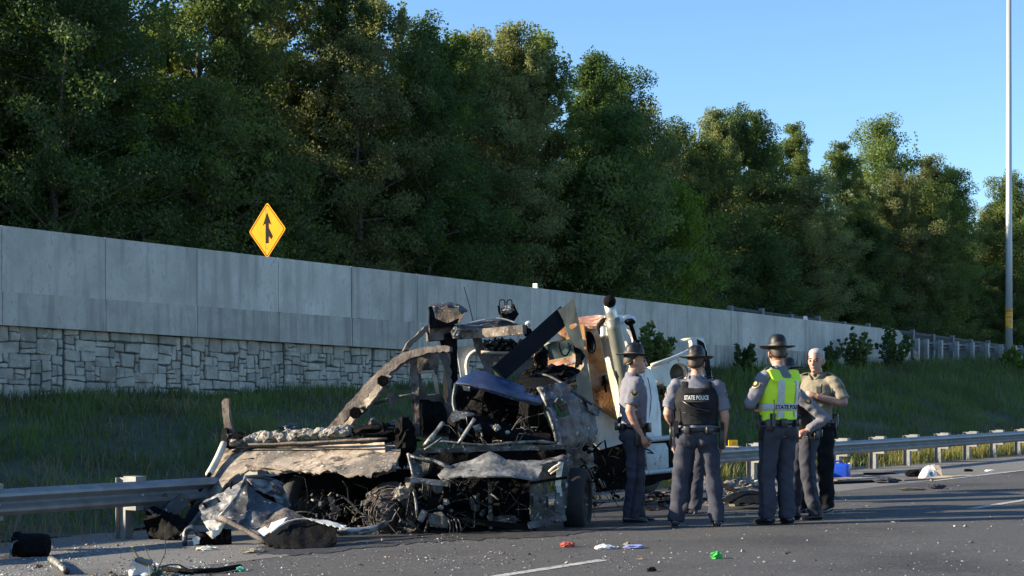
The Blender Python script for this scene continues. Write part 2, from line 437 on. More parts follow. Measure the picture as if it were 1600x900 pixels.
# guard rail of the ramp beyond the end of the wall (seen from behind)
x, y = TN(66, WALL_N); rr_ = root('guard_rail', (x, y, gz(x, y)), 'guard rail on the ramp starting at the end of the concrete wall', 'guard rail')
zr = lambda t: 2.86+.74
for a in rng_(63.4, 110, 3.81)[:-1]:
    beam(a, a+3.8, lambda t: WALL_N-.62, zr, 'beam', rr_, m_galv_d)
for k, t in enumerate([63.6, 64.6, 65.6, 67.2, 69.1, 71.0, 72.9, 74.8, 76.7, 78.6, 80.5, 84, 88, 92, 96]):
    mb = MB(); x, y = TN(t, WALL_N-.2); mb.box((x, y, 2.86+.3), .16, .17, 1.05, rz=-TH); mb.build('post', m_galv, rr_)
    mb = MB(); x, y = TN(t, WALL_N-.41); mb.box((x, y, 2.86+.6), .22, .16, .36, rz=-TH); mb.build('blockout', m_galv_d, rr_)

# dark slatted fence on the far side of the ramp
m_fence = flat('fence_post_grey', (.16, .17, .18), .7); m_slat = flat('fence_slat_dark', (.035, .04, .045), .7)
FN = 13.8-32.0-0.0; x, y = TN(75, FN)
fence = root('slatted_fence', (x, y, ramp_z(75)), 'dark slatted fence with grey posts beyond the ramp, right of the wall', 'fence')
ftop = lambda t: 5.08-.022*(t-62)
fts = [61.4+2.85*i for i in range(22)]
for i, t in enumerate(fts):
    x, y = TN(t, FN); zb = 2.7; h = ftop(t)-zb + (.06 if i % 2 else -.02)
    mb = MB(); mb.box((x, y, zb+h/2), .2, .2, h, rz=-TH); mb.build('post', m_fence, fence)
    if i == len(fts)-1: break
    mb = MB(); t1 = fts[i+1]
    prism_tn(mb, t+.1, t1-.1, FN+.03, FN-.03, lambda q: ftop(q)-.16, lambda q: ftop(q)-.06)
    prism_tn(mb, t+.1, t1-.1, FN+.03, FN-.03, lambda q: 3.0, lambda q: 3.08)
    for q in rng_(t+.16, t1-.16, .17):
        xx, yy = TN(q, FN); mb.box((xx, yy, (3.05+ftop(q)-.1)/2), .05, .1, ftop(q)-.1-3.05, rz=-TH)
    mb.build('slat_bay', m_slat, fence)

# ------------------------------------------------------------ merge sign standing on the ramp behind the wall
m_yel = mat('sign_yellow', [(.3, (.56, .225, .004)), (.7, (.63, .26, .006))], 3, .75, spec=.1)
m_blk = flat('sign_black', (.008, .008, .008), .8, spec=.08)
sc = P(417.5, 360, 38.8); Rz = R(-41)
sgn = root('merge_sign', (sc.x, sc.y+.06, 3.2), 'yellow diamond merge warning sign with black arrow above the wall', 'sign')
def dia(half, rad, y0, y1, cutter=None):
    pts = []
    for q in range(4):
        a0 = q*math.pi/2
        c = Vector((0, half-rad*1.414)) if q == 0 else None
        ang = math.pi/2 - q*math.pi/2
        cx, cz = math.cos(ang)*(half-rad*1.414), math.sin(ang)*(half-rad*1.414)
        for s in (-45, -22, 0, 22, 45):
            b = ang - R(s)*-1 if False else ang + R(-s)
            pts.append((cx+rad*math.cos(b), cz+rad*math.sin(b)))
    return pts
def plate(name, pts, th, yo, m, parent):
    k = len(pts); mz = Matrix.Rotation(Rz, 3, 'Z')
    vs_ = [sc + mz @ Vector((a, yo, b)) for a, b in pts] + [sc + mz @ Vector((a, yo+th, b)) for a, b in pts]
    # pts wind clockwise seen from the camera or not: either way both sides are closed
    fs = [tuple(range(k)), tuple(reversed(range(k, 2*k)))] + [(i, k+i, k+(i+1) % k, (i+1) % k) for i in range(k)]
    return mk(name, vs_, fs, m, parent)
sp = plate('sign_plate', dia(.655, .05, 0, 0), .006, 0, m_yel, sgn)
o1, o2 = dia(.615, .045, 0, 0), dia(.592, .04, 0, 0); k = len(o1); mz = Matrix.Rotation(Rz, 3, 'Z')
vs_ = [sc + mz @ Vector((a, -.004, b)) for a, b in o1] + [sc + mz @ Vector((a, -.004, b)) for a, b in o2] + [sc + mz @ Vector((a, -.001, b)) for a, b in o1] + [sc + mz @ Vector((a, -.001, b)) for a, b in o2]
fs = []
for i in range(k):
    j = (i+1) % k; fs += [(i, j, k+j, k+i), (i, 2*k+i, 2*k+j, j), (k+i, k+j, 3*k+j, 3*k+i)]
mk('border', vs_, fs, m_blk, sp)
plate('merge_arrow', [(-.055, -.30), (.055, -.30), (.055, -.13), (.14, -.215), (.205, -.15), (.055, .06), (.055, .17), (.15, .12), (0, .42), (-.15, .12), (-.055, .17)], .004, -.006, m_blk, sp)
mb = MB(); mb.box((sc.x, sc.y+.05, (sc.z+.5+3.2)/2), .09, .04, sc.z+.5-3.2); mb.build('post', m_galv, sgn)
mb = MB(); [mb.lathe(sc+Vector((0, -.006, zz)), [(0, -.006), (.016, -.004), (.018, .004)], 8, mtx=Matrix.Rotation(math.pi/2, 3, 'X')) for zz in (.47, -.42)]; mb.build('bolt', m_bolt, sp)

# ------------------------------------------------------------ tall light pole
m_pole = mat('pole_steel', [(.3, (.44, .46, .46)), (.7, (.55, .57, .57))], 1.2, .5, .35, stretch=(1, 1, .15))
pd = 76.0; pb = P(1576.5, 566, pd); pz = gz(pb.x, pb.y)
pole = root('light_pole', (pb.x, pb.y, pb.z-.2), 'tall grey steel light pole on a concrete base at the right edge', 'light pole')
mb = MB(); H_ = 19.6
mb.tube([(pb.x, pb.y, pb.z+.05), (pb.x, pb.y, pb.z+6), (pb.x, pb.y, CH+18.15)], [.165, .14, .105], 16); mb.build('shaft', m_pole, pole, True)
mb = MB(); mb.box((pb.x, pb.y, pb.z-.3), .62, .62, .9); mb.build('concrete_base', flat('pole_base_concrete', (.4, .39, .37), .9), pole)
mb = MB(); mb.box((pb.x, pb.y, pb.z+.19), .46, .46, .05); [mb.tube([(pb.x+dx, pb.y+dy, pb.z+.16), (pb.x+dx, pb.y+dy, pb.z+.3)], .025, 6) for dx in (-.18, .18) for dy in (-.18, .18)]; mb.build('base_plate', m_galv_d, pole)
mb = MB(); mb.tube([(pb.x, pb.y, pb.z+1.55), (pb.x, pb.y, pb.z+2.45)], [.161, .159], 16, False); mb.build('sticker', mat('pole_sticker', [(.35, (.75, .32, .02)), (.5, (.85, .45, .05)), (.56, (.5, .2, .02))], 3, .5, stretch=(.2, .2, 1.5)), pole)
mb = MB(); mb.tube([(pb.x, pb.y, CH+18.1), (pb.x-.1, pb.y, CH+18.4), (pb.x-.5, pb.y-.1, CH+18.5)], .05, 8); mb.box((pb.x-.7, pb.y-.1, CH+18.5), .6, .3, .1); mb.build('luminaire', m_fence, pole)
# ------------------------------------------------------------ trees
def leaf_mat(name, a, b, c, tr=.42):
    return mat(name, [(.3, a), (.5, b), (.72, c)], .9, .55, detail=3, transl=tr, rand=.22, spec=.35)
LM = [leaf_mat('leaf_deep_green', (.036, .066, .018), (.058, .104, .028), (.088, .145, .038)),
      leaf_mat('leaf_mid_green', (.07, .105, .028), (.11, .16, .042), (.16, .21, .06)),
      leaf_mat('leaf_olive', (.105, .13, .046), (.165, .19, .068), (.23, .25, .10)),
      leaf_mat('leaf_spring_green', (.08, .125, .018), (.12, .185, .026), (.16, .23, .036), .45)]
m_bark = mat('bark', [(.3, (.05, .042, .034)), (.7, (.11, .095, .08))], 6, .95, bump=.6, stretch=(1, 1, .2))
def leaves(centers, radii, counts, size, seed, flat_=.75):
    g = np.random.default_rng(seed); V = []; 
    for c, r, k in zip(centers, radii, counts):
        d = g.normal(size=(k, 3)); d /= np.linalg.norm(d, axis=1)[:, None]+1e-9
        rad = r*g.random((k, 1))**.42; p = np.array(c) + d*rad*np.array([1, 1, flat_])
        V.append(p)
    Pn = np.concatenate(V); K = len(Pn)
    a = g.normal(size=(K, 3)); a /= np.linalg.norm(a, axis=1)[:, None]
    b = np.cross(a, g.normal(size=(K, 3))); b /= np.linalg.norm(b, axis=1)[:, None]+1e-9
    s = size*(.6+.8*g.random((K, 1)))
    Q = np.stack([Pn - a*s, Pn + b*s*.55, Pn + a*s, Pn - b*s*.55], 1).reshape(-1, 3)
    return Q, np.arange(K*4).reshape(-1, 4)
def make_tree_meshes(seed, H, Rm, base, style, nleaf, size):
    rs = random.Random(seed); cs = []; rr = []; ct = []
    mb = MB(); lean = (rs.uniform(-.5, .5), rs.uniform(-.5, .5))
    tp = lambda h: Vector((lean[0]*(h/H)**2 + .12*math.sin(h*.7+seed), lean[1]*(h/H)**2 + .12*math.cos(h*.6+seed), h))
    hs = [H*.96*i/9 for i in range(10)]
    mb.tube([tp(h) for h in hs], [max(.02, .21*(1-h/H)**.8*(H/16)) for h in hs], 7)
    nb = 74 if style != 'wide' else 84
    for i in range(nb):
        k = (i+.5)/nb; h = lerp(base, H*.99, k)
        if style == 'spire': prof = (1-k)**.75*.95 + .10
        elif style == 'wide': prof = math.sin(math.pi*min(1, .18+k*.80))**.7
        else: prof = (math.sin(math.pi*min(1, .3+k*.66)))**.8*.95+.05
        ang = i*2.399 + rs.uniform(-.5, .5)
        reach = Rm*prof*rs.uniform(.45, 1.22)
        o = tp(h); e = o + Vector((math.cos(ang)*reach, math.sin(ang)*reach, reach*rs.uniform(.0, .55)))
        m_ = o.lerp(e, .55) + Vector((0, 0, -.06*reach))
        mb.tube([o - Vector((0, 0, .3)), m_, e], [.05*(1.3-k), .03, .008], 5, False)
        for f in ((1.0, .62, .3) if reach > 1.1 else (1.0, .4)):
            c = o.lerp(e, f) + Vector((rs.uniform(-.25, .25), rs.uniform(-.25, .25), rs.uniform(-.1, .35)))
            r_ = rs.uniform(.34, .78)*(1.0 if style != 'spire' else .8)*(Rm/2.8)**.5
            cs.append(c); rr.append(r_); ct.append(r_**2)
    for q in range(34):                         # upright shoots that break up the top
        a = rs.uniform(0, 6.28); rr0 = rs.random()*Rm*.55; zz = H*rs.uniform(.86, 1.0)-rr0*.55; b0 = tp(min(H, max(0, zz)))+Vector((math.cos(a)*rr0, math.sin(a)*rr0, 0)); L_ = rs.uniform(.5, 1.3)
        for w_ in range(7): cs.append(b0+Vector((rs.uniform(-.07, .07), rs.uniform(-.07, .07), L_*(w_/6-.5)*1.3))); rr.append(.27-.03*w_); ct.append((.25-.028*w_)**2*.9)
    s = sum(ct); ct = [max(6, int(nleaf*c/s)) for c in ct]
    Q, Fq = leaves(cs, rr, ct, size, seed)
    return mb, Q, Fq
def tree_proto(name, seed, H, Rm, base, style, nleaf, size, lm):
    e = link(bpy.data.objects.new(name, None))
    mb, Q, Fq = make_tree_meshes(seed, H, Rm, base, style, nleaf, size)
    mb.build('trunk', m_bark, e, True, local=True)
    np_mesh('crown', Q, Fq, lm, e, local=True)
    return e
def copy_tree(o, crown_mat=None):
    c = link(o.copy())
    for ch in o.children:
        k = link(ch.copy()); k.parent = c
        if crown_mat and k.name.startswith('crown'):
            k.material_slots[0].link = 'OBJECT'; k.material_slots[0].material = crown_mat
    return c
SPEC = [('spire', 16.2, 3.2, 1.6), ('round', 15.4, 3.3, 1.4), ('wide', 14.6, 3.9, 1.3), ('spire', 15.4, 3.0, 1.2), ('round', 16.0, 2.8, 2.2), ('wide', 13.6, 3.4, 1.0), ('round', 9.0, 2.9, .6), ('wide', 7.0, 2.6, .4)]
protos = [tree_proto('tree', 20+i, H, Rm, b, st, 50000 if H > 10 else 26000, .066, LM[i % 2]) for i, (st, H, Rm, b) in enumerate(SPEC)]
used = [False]*len(protos)
def put_tree(i, x, y, z, s, rz, lm, label, group, sz=None):
    if used[i]: o = copy_tree(protos[i], LM[lm])
    else:
        o = protos[i]; used[i] = True
        for ch in o.children:
            if ch.name.startswith('crown'): ch.material_slots[0].link = 'OBJECT'; ch.material_slots[0].material = LM[lm]
    o.location = (x, y, z); o.rotation_euler = (0, 0, rz); o.scale = (s, s, s*(sz or 1)); tag(o, label, 'tree', group)
    return o
rt = random.Random(8)
def tpx(t, n):
    x, y = TN(t, n); return 800+F*x/y if y > 1 else -9999
rows = [(-30.5, 3.9, [6, 7, 1, 5], 'low leafy tree at the front edge of the wood behind the wall', 'low trees along the wood edge', .95),
        (-32.5, 2.9, [0, 1, 2, 3, 4, 5], 'tall green tree in the front row of the wood', 'front row of the wood', .96),
        (-34.6, 4.2, [0, 1, 3, 4], 'tall green tree in the second row of the wood, just behind the front row', 'second row of the wood', .70),
        (-37.5, 4.2, [0, 1, 2, 3, 4], 'tall dark green tree standing deeper inside the wood', 'inner trees of the wood', .70),
        (-41.0, 4.3, [0, 2, 4, 1], 'tall dark green tree standing deeper inside the wood', 'inner trees of the wood', .66),
        (-46.5, 5.2, [2, 1, 4], 'tall dark green tree standing deeper inside the wood', 'inner trees of the wood', .62),
        (-53.0, 6.5, [2, 1, 4], 'tall dark green tree standing deeper inside the wood', 'inner trees of the wood', .6)]
ntree = 0
for ri, (n, sp_, kinds, lab, grp, hs) in enumerate(rows):
    t = 24.0 + rt.uniform(0, 2) - (0 if ri < 3 else 10 if ri < 5 else 16)
    while t < 176:
        nn = n + rt.uniform(-1.1, 1.1); tt = t + rt.uniform(-.8, .8)
        px = tpx(tt, nn); x, y = TN(tt, nn)
        t += sp_*(1.0 if t < 110 or ri == 1 else 1.3)
        if px > 1720 or y < 42: continue
        if px < -160 and ri < 3: continue
        i = rt.choice(kinds); s = rt.uniform(.92, 1.08)*hs
        if i >= 6: s *= rt.uniform(.8, 1.2)
        elif px > 1080 and ri < 3: s *= .95
        elif px < 560 and ri < 3: s *= 1.13 if px < 420 else 1.06
        lm = rt.choice([0, 0, 1, 1, 2]) if px < 700 else rt.choice([0, 1, 2, 2, 1])
        lb, gp_ = lab, grp
        if i >= 6: lm = rt.choice([0, 0, 1])
        if ri == 1:
            tint = ('dark green', 'fresh green', 'olive-tinged')[lm]; lb = 'tall %s tree in the front row of the wood' % tint; gp_ = '%s trees in the front row of the wood' % tint
        put_tree(i, x, y, ramp_z(tt)+.1, s, rt.uniform(0, 6.28), lm, lb, gp_, sz=rt.uniform(.94, 1.08)); ntree += 1
# single trees that stand out by their bright leaves
def hero(px, ptop, n, i, lm, label, s=None):
    D = 2620-px; d = F*(13.8-n)/(CU*D); x = d*(px-800)/F; t = x*SU+d*CU
    ztop = CH + (HZ-ptop)*d/F; zb = ramp_z(t)+.1; H = SPEC[i][1]; k = (ztop-zb)/H
    o = put_tree(i, x, d, zb, s or min(k, 1.15), rt.uniform(0, 6), lm, label, None); o.scale.z = k; return o
hero(668, 62, -32.2, 3, 3, 'bright yellow-green tree against the sky, left of the slender bright pair')
hero(722, 60, -33.5, 0, 3, 'slender bright green tree touching the sky, in the middle of the tree line')
hero(758, 58, -34, 3, 2, 'slender olive tree against the sky just right of the bright green ones')
hero(112, -60, -33, 2, 3, 'bright green tree at the upper left corner of the photo')
hero(790, 90, -33.0, 1, 2, 'sunlit olive tree standing at the middle of the skyline')
hero(1390, 196, -33.5, 2, 1, 'round green tree poking above the skyline right of centre')
hero(960, 258, -28.2, 7, 1, 'low light green tree in front of the wood, above the leaning beam', 1.3)
hero(1055, 300, -28.0, 7, 3, 'small yellow-green tree in front of the wood, right of the exhaust stack', .9)
print('trees', ntree)

# ------------------------------------------------------------ shrubs and weeds
def shrub(name, loc, h, w, n, size, lm, label, cat='shrub', seed=1, spikes=9, group=None):
    rs = random.Random(seed); e = root(name, loc, label, cat, group); mb = MB(); cs = []; rr = []; ct = []
    for i in range(spikes):
        a = rs.uniform(0, 6.28); r_ = rs.random()**.6*w; hh = h*rs.uniform(.6, 1.0)*(1-.35*(r_/w)**2)
        b0 = Vector(loc)+Vector((math.cos(a)*r_*.25, math.sin(a)*r_*.25, -.05)); b1 = Vector(loc)+Vector((math.cos(a)*r_, math.sin(a)*r_, hh))
        mb.tube([b0, b0.lerp(b1, .5)+Vector((0, 0, hh*.08)), b1], [.016, .011, .004], 5, False)
        for f in (.3, .5, .68, .84, .97):
            q = b0.lerp(b1, f)+Vector((rs.uniform(-.05, .05), rs.uniform(-.05, .05), 0)); cs.append(q); rr.append(lerp(.26, .12, f)*w/.7*(.5 if cat == 'weed' else 1)); ct.append(n//(spikes*5))
    mb.build('stem', m_bark, e, True)
    Q, Fq = leaves(cs, rr, ct, size, seed, .8); np_mesh('foliage', Q, Fq, lm, e)
    return e
def gshrub(px, py_base, t_n, *a, **k):
    D = 2620-px; d = F*(13.8-t_n)/(CU*D); x = d*(px-800)/F; return shrub(a[0], (x, d, gz(x, d)), *a[1:], **k)
gshrub(1012, 0, -9.2, 'leafy_shrub', 1.9, .8, 2600, .075, LM[1], 'green leafy shrub growing behind the orange cab', seed=3, spikes=15)
gshrub(1165, 0, -10.6, 'leafy_shrub', 1.05, .55, 900, .07, LM[0], 'dark shrub at the foot of the wall left of the green-vested officer', seed=4)
gshrub(1192, 0, -8.5, 'leafy_shrub', .95, .35, 500, .07, LM[3], 'light green sprig just left of the green-vested officer', seed=5, spikes=6)
gshrub(1283, 0, -9.6, 'leafy_shrub', .85, .42, 600, .07, LM[3], 'light green shrub just right of the bare-headed man', seed=6, spikes=6)
gshrub(1338, 0, -10.4, 'tall_weed', 1.55, .7, 1800, .07, LM[1], 'tall spiky weed clump against the wall right of the bare-headed man', 'weed', seed=7, spikes=26)
gshrub(1392, 0, -10.3, 'tall_weed', 1.6, .8, 1800, .07, LM[0], 'tall weed clump below the utility box at the end of the wall', 'weed', seed=8, spikes=26)
gshrub(1300, 0, -10.5, 'tall_weed', 1.0, .7, 1000, .065, LM[0], 'low weed clump against the wall left of the tall spiky one', 'weed', seed=9, spikes=20)
gshrub(1592, 0, -9.0, 'leafy_shrub', 1.1, .8, 1200, .08, LM[3], 'sunlit yellow-green shrub below the light pole', seed=12, spikes=11)

# ------------------------------------------------------------ grass
def blades(name, N, tr, nr, h, w, m, seed, label, dens=None, lean=.35):
    g = np.random.default_rng(seed)
    t = tr[0]+(tr[1]-tr[0])*g.random(N); n = nr[0]+(nr[1]-nr[0])*g.random(N)
    keep = []
    for i in range(N):
        v = noise.noise(Vector((t[i]*.45, n[i]*.6, 3.0+seed)))*.5+.5
        keep.append(v if not dens else min(1, v*dens))
    kv = np.array(keep); sel = g.random(N) < np.clip(kv*2.3-.5, .12, 1); t, n, kv = t[sel], n[sel], kv[sel]; K = len(t)
    x = t*SU+(n-N0)*CU; y = t*CU-(n-N0)*SU
    z = np.array([gz(a, b) + (.09*(noise.noise(Vector((a*.6, b*.6, 2.0))) + .5*noise.noise(Vector((a*1.9, b*1.9, 7.0)))) if nr[1] < -.5 else 0) for a, b in zip(x, y)])
    B = np.stack([x, y, z-.03], 1)
    H = h*(.45+.8*g.random(K))*(.55+.8*kv); an = g.random(K)*6.283; ln = H*lean*g.random(K)*2
    D = np.stack([np.cos(an)*ln, np.sin(an)*ln, H], 1)
    an2 = an+1.57+g.normal(size=K)*.4; Wd = np.stack([np.cos(an2), np.sin(an2), 0*an2], 1)*(w*(.6+.8*g.random(K)))[:, None]
    mid = B + D*np.array([.35, .35, .6])
    V = np.stack([B-Wd, B+Wd, mid+Wd*.7, mid-Wd*.7, B+D], 1).reshape(-1, 3)
    i5 = np.arange(K)[:, None]*5
    Fc = np.concatenate([i5+np.array([[0, 1, 2]]), i5+np.array([[0, 2, 3]]), i5+np.array([[3, 2, 4]])])
    o = np_mesh(name, V, Fc, m); tag(o, label, 'grass', kind='stuff'); return o
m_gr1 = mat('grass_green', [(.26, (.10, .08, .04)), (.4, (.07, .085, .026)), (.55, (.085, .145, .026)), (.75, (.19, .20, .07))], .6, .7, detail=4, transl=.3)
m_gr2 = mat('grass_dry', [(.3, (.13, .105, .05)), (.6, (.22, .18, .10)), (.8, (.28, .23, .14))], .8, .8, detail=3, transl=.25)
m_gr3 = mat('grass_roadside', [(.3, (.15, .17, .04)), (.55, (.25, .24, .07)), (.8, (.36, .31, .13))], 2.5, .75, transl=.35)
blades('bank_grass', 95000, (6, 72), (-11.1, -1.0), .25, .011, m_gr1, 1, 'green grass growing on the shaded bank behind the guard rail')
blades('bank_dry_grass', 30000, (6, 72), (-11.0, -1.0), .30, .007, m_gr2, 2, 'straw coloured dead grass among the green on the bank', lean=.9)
blades('wall_foot_grass', 7000, (16, 60), (-11.15, -10.3), .22, .012, m_gr1, 3, 'taller grass tufts along the foot of the wall')
blades('bank_weeds', 9000, (36, 72), (-11.1, -5.0), .55, .013, m_gr1, 14, 'taller rough weeds on the right-hand bank near the end of the wall')
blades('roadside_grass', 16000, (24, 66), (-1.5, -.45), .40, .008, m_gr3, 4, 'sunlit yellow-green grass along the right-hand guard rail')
blades('roadside_dry_grass', 2600, (5, 22), (-1.6, -.45), .26, .007, m_gr2, 5, 'thin dry grass below the left-hand guard rail')
# ------------------------------------------------------------ people
TMP = bpy.data.scenes.new('remesh_workbench')
def evalmesh(ob):
    TMP.collection.objects.link(ob)
    with bpy.context.temp_override(scene=TMP, view_layer=TMP.view_layers[0]):
        dg = bpy.context.evaluated_depsgraph_get(); dg.update()
        me = bpy.data.meshes.new_from_object(ob.evaluated_get(dg))
    TMP.collection.objects.unlink(ob)
    return me
def remesh(mb, voxel, smooth=2, wrinkle=None):
    me = bpy.data.meshes.new('w'); me.from_pydata([tuple(v) for v in mb.v], [], mb.f); me.update()
    ob = bpy.data.objects.new('w', me)
    md = ob.modifiers.new('r', 'REMESH'); md.mode = 'VOXEL'; md.voxel_size = voxel; md.use_smooth_shade = True
    if smooth:
        sm = ob.modifiers.new('s', 'SMOOTH'); sm.factor = .5; sm.iterations = smooth
    r = evalmesh(ob); bpy.data.objects.remove(ob); bpy.data.meshes.remove(me)
    if wrinkle:
        n = len(r.vertices); co = np.empty(n*3, np.float32); r.vertices.foreach_get('co', co); co = co.reshape(-1, 3)
        no = np.empty(n*3, np.float32); r.vertices.foreach_get('normal', no); no = no.reshape(-1, 3)
        d = np.array([wrinkle(Vector(c)) for c in co])
        r.vertices.foreach_set('co', (co+no*d[:, None]).ravel()); r.update()
    return r
def me_obj(name, me, m, parent, smooth=True):
    me.materials.clear(); setmat(me, m)
    if smooth: me.polygons.foreach_set('use_smooth', [True]*len(me.polygons))
    o = link(bpy.data.objects.new(name, me)); o.parent = parent; return o
V3 = Vector
def bez(a, b, c, k):  # points along a bent limb
    return [a.lerp(b, i/k) for i in range(k)] + [b.lerp(c, i/k) for i in range(k+1)]
def limb(mb, a, b, c, ra, rb, rc, seg=14, k=4):
    pts = []; rr = []
    for i in range(2*k+1):
        f = i/(2*k)
        if f <= .5: p = a.lerp(b, f*2); r = lerp(ra, rb, f*2)
        else: p = b.lerp(c, f*2-1); r = lerp(rb, rc, f*2-1)
        pts.append(p); rr.append(r)
    pts[k] = pts[k-1]*.2 + pts[k]*.6 + pts[k+1]*.2
    mb.tube(pts, rr, seg)
def ball(mb, c, r, sx=1, sy=1, sz=1, seg=14):
    pr = [(max(.001, math.sin(math.pi*i/8))*1.0, -math.cos(math.pi*i/8)) for i in range(9)]
    b = len(mb.v); mb.lathe((0, 0, 0), pr, seg)
    for i in range(b, len(mb.v)): v = mb.v[i]; mb.v[i] = V3((c[0]+v.x*r*sx, c[1]+v.y*r*sy, c[2]+v.z*r*sz))
def hand(mb, wrist, d, palm_n, curl=.5, side=1, spread=.016):
    d = d.normalized(); palm_n = (palm_n - d*palm_n.dot(d)).normalized(); s = d.cross(palm_n)*side
    mb.tube([wrist-d*.03, wrist+d*.012, wrist+d*.05, wrist+d*.085, wrist+d*.095], [.027, .028, .036, .036, .03], 12)
    for i, (off, ln, r) in enumerate(((-.031, .072, .0093), (-.0105, .083, .0097), (.0105, .078, .0095), (.031, .062, .0086))):
        p = wrist + d*.088 + s*off; dd = d.copy(); pts = [p-d*.02, p]; cur = p
        for k in range(3):
            ang = curl*(.35+.5*k); q = dd*math.cos(curl*.55*(k+1)) + palm_n*math.sin(curl*.55*(k+1))
            cur = cur + q*ln*(.44, .32, .24)[k] + s*off*.06; pts.append(cur)
        mb.tube(pts, [r, r, r*.97, r*.9, r*.72], 8)
    p = wrist + d*.03 - s*.03
    mb.tube([p, p+d*.03-s*.022+palm_n*.012, p+d*.058-s*.022+palm_n*.024, p+d*.078-s*.014+palm_n*.03], [.014, .0125, .0115, .009], 8)
m_skin = mat('skin', [(.3, (.40, .21, .145)), (.6, (.50, .28, .20)), (.8, (.55, .31, .23))], 14, .5)
m_skin2 = mat('skin_pale', [(.3, (.34, .18, .13)), (.6, (.42, .235, .17)), (.8, (.46, .26, .20))], 14, .5)
m_hair = mat('hair_dark', [(.3, (.03, .02, .013)), (.7, (.075, .048, .03))], 60, .6, stretch=(1, 1, .2))
m_hairg = mat('hair_grey', [(.3, (.22, .21, .20)), (.7, (.45, .44, .42))], 60, .6, stretch=(1, 1, .2))
m_trou = mat('trouser_grey', [(.3, (.04, .042, .058)), (.7, (.064, .066, .084))], 5, .85, bump=.15, bscale=350, spec=.12)
m_stripe = flat('trouser_stripe', (.014, .015, .024), .8)
m_trou_b = mat('trouser_black', [(.3, (.008, .008, .009)), (.7, (.014, .014, .015))], 5, .8, bump=.15, bscale=350, spec=.12)
m_shirt = mat('shirt_grey', [(.3, (.15, .15, .18)), (.7, (.205, .205, .235))], 5, .85, bump=.15, bscale=350, spec=.12)
m_shirt_t = mat('shirt_tan', [(.3, (.20, .175, .125)), (.7, (.27, .235, .17))], 5, .85, bump=.15, bscale=350, spec=.12)
m_vest = mat('vest_black', [(.3, (.013, .013, .014)), (.7, (.026, .026, .027))], 9, .75, bump=.2, bscale=200, spec=.12)
m_hiv = mat('vest_fluorescent', [(.3, (.60, .88, .02)), (.7, (.72, .98, .03))], 6, .6)
m_refl = mat('reflective_band', [(.3, (.42, .44, .42)), (.7, (.58, .6, .56))], 30, .4)
m_leather = flat('belt_leather', (.012, .012, .013), .35, spec=.6)
m_hat = mat('hat_felt', [(.3, (.010, .010, .011)), (.7, (.018, .018, .02))], 7, .5, spec=.35)
m_hatband = flat('hat_band', (.10, .10, .11), .5)
m_gold = flat('badge_gold', (.62, .42, .10), .45, .3); m_navy = flat('patch_navy', (.02, .022, .05), .8)
m_metal = flat('buckle_steel', (.5, .5, .52), .25, .9)
m_dark = flat('eye_and_socket_shade', (.02, .015, .012), .3); m_white = flat('patch_white', (.78, .78, .76), .6)
m_lip = flat('lips', (.36, .15, .11), .5)
m_shoe = flat('shoe_leather', (.012, .012, .012), .3, spec=.7)

def text_mesh(s, size):
    cu = bpy.data.curves.new('t', 'FONT'); cu.body = s; cu.size = size; cu.align_x = 'CENTER'; cu.align_y = 'CENTER'; cu.extrude = .0015; cu.resolution_u = 2
    cu.offset = .0012
    ob = bpy.data.objects.new('t', cu); me = evalmesh(ob); bpy.data.objects.remove(ob); return me

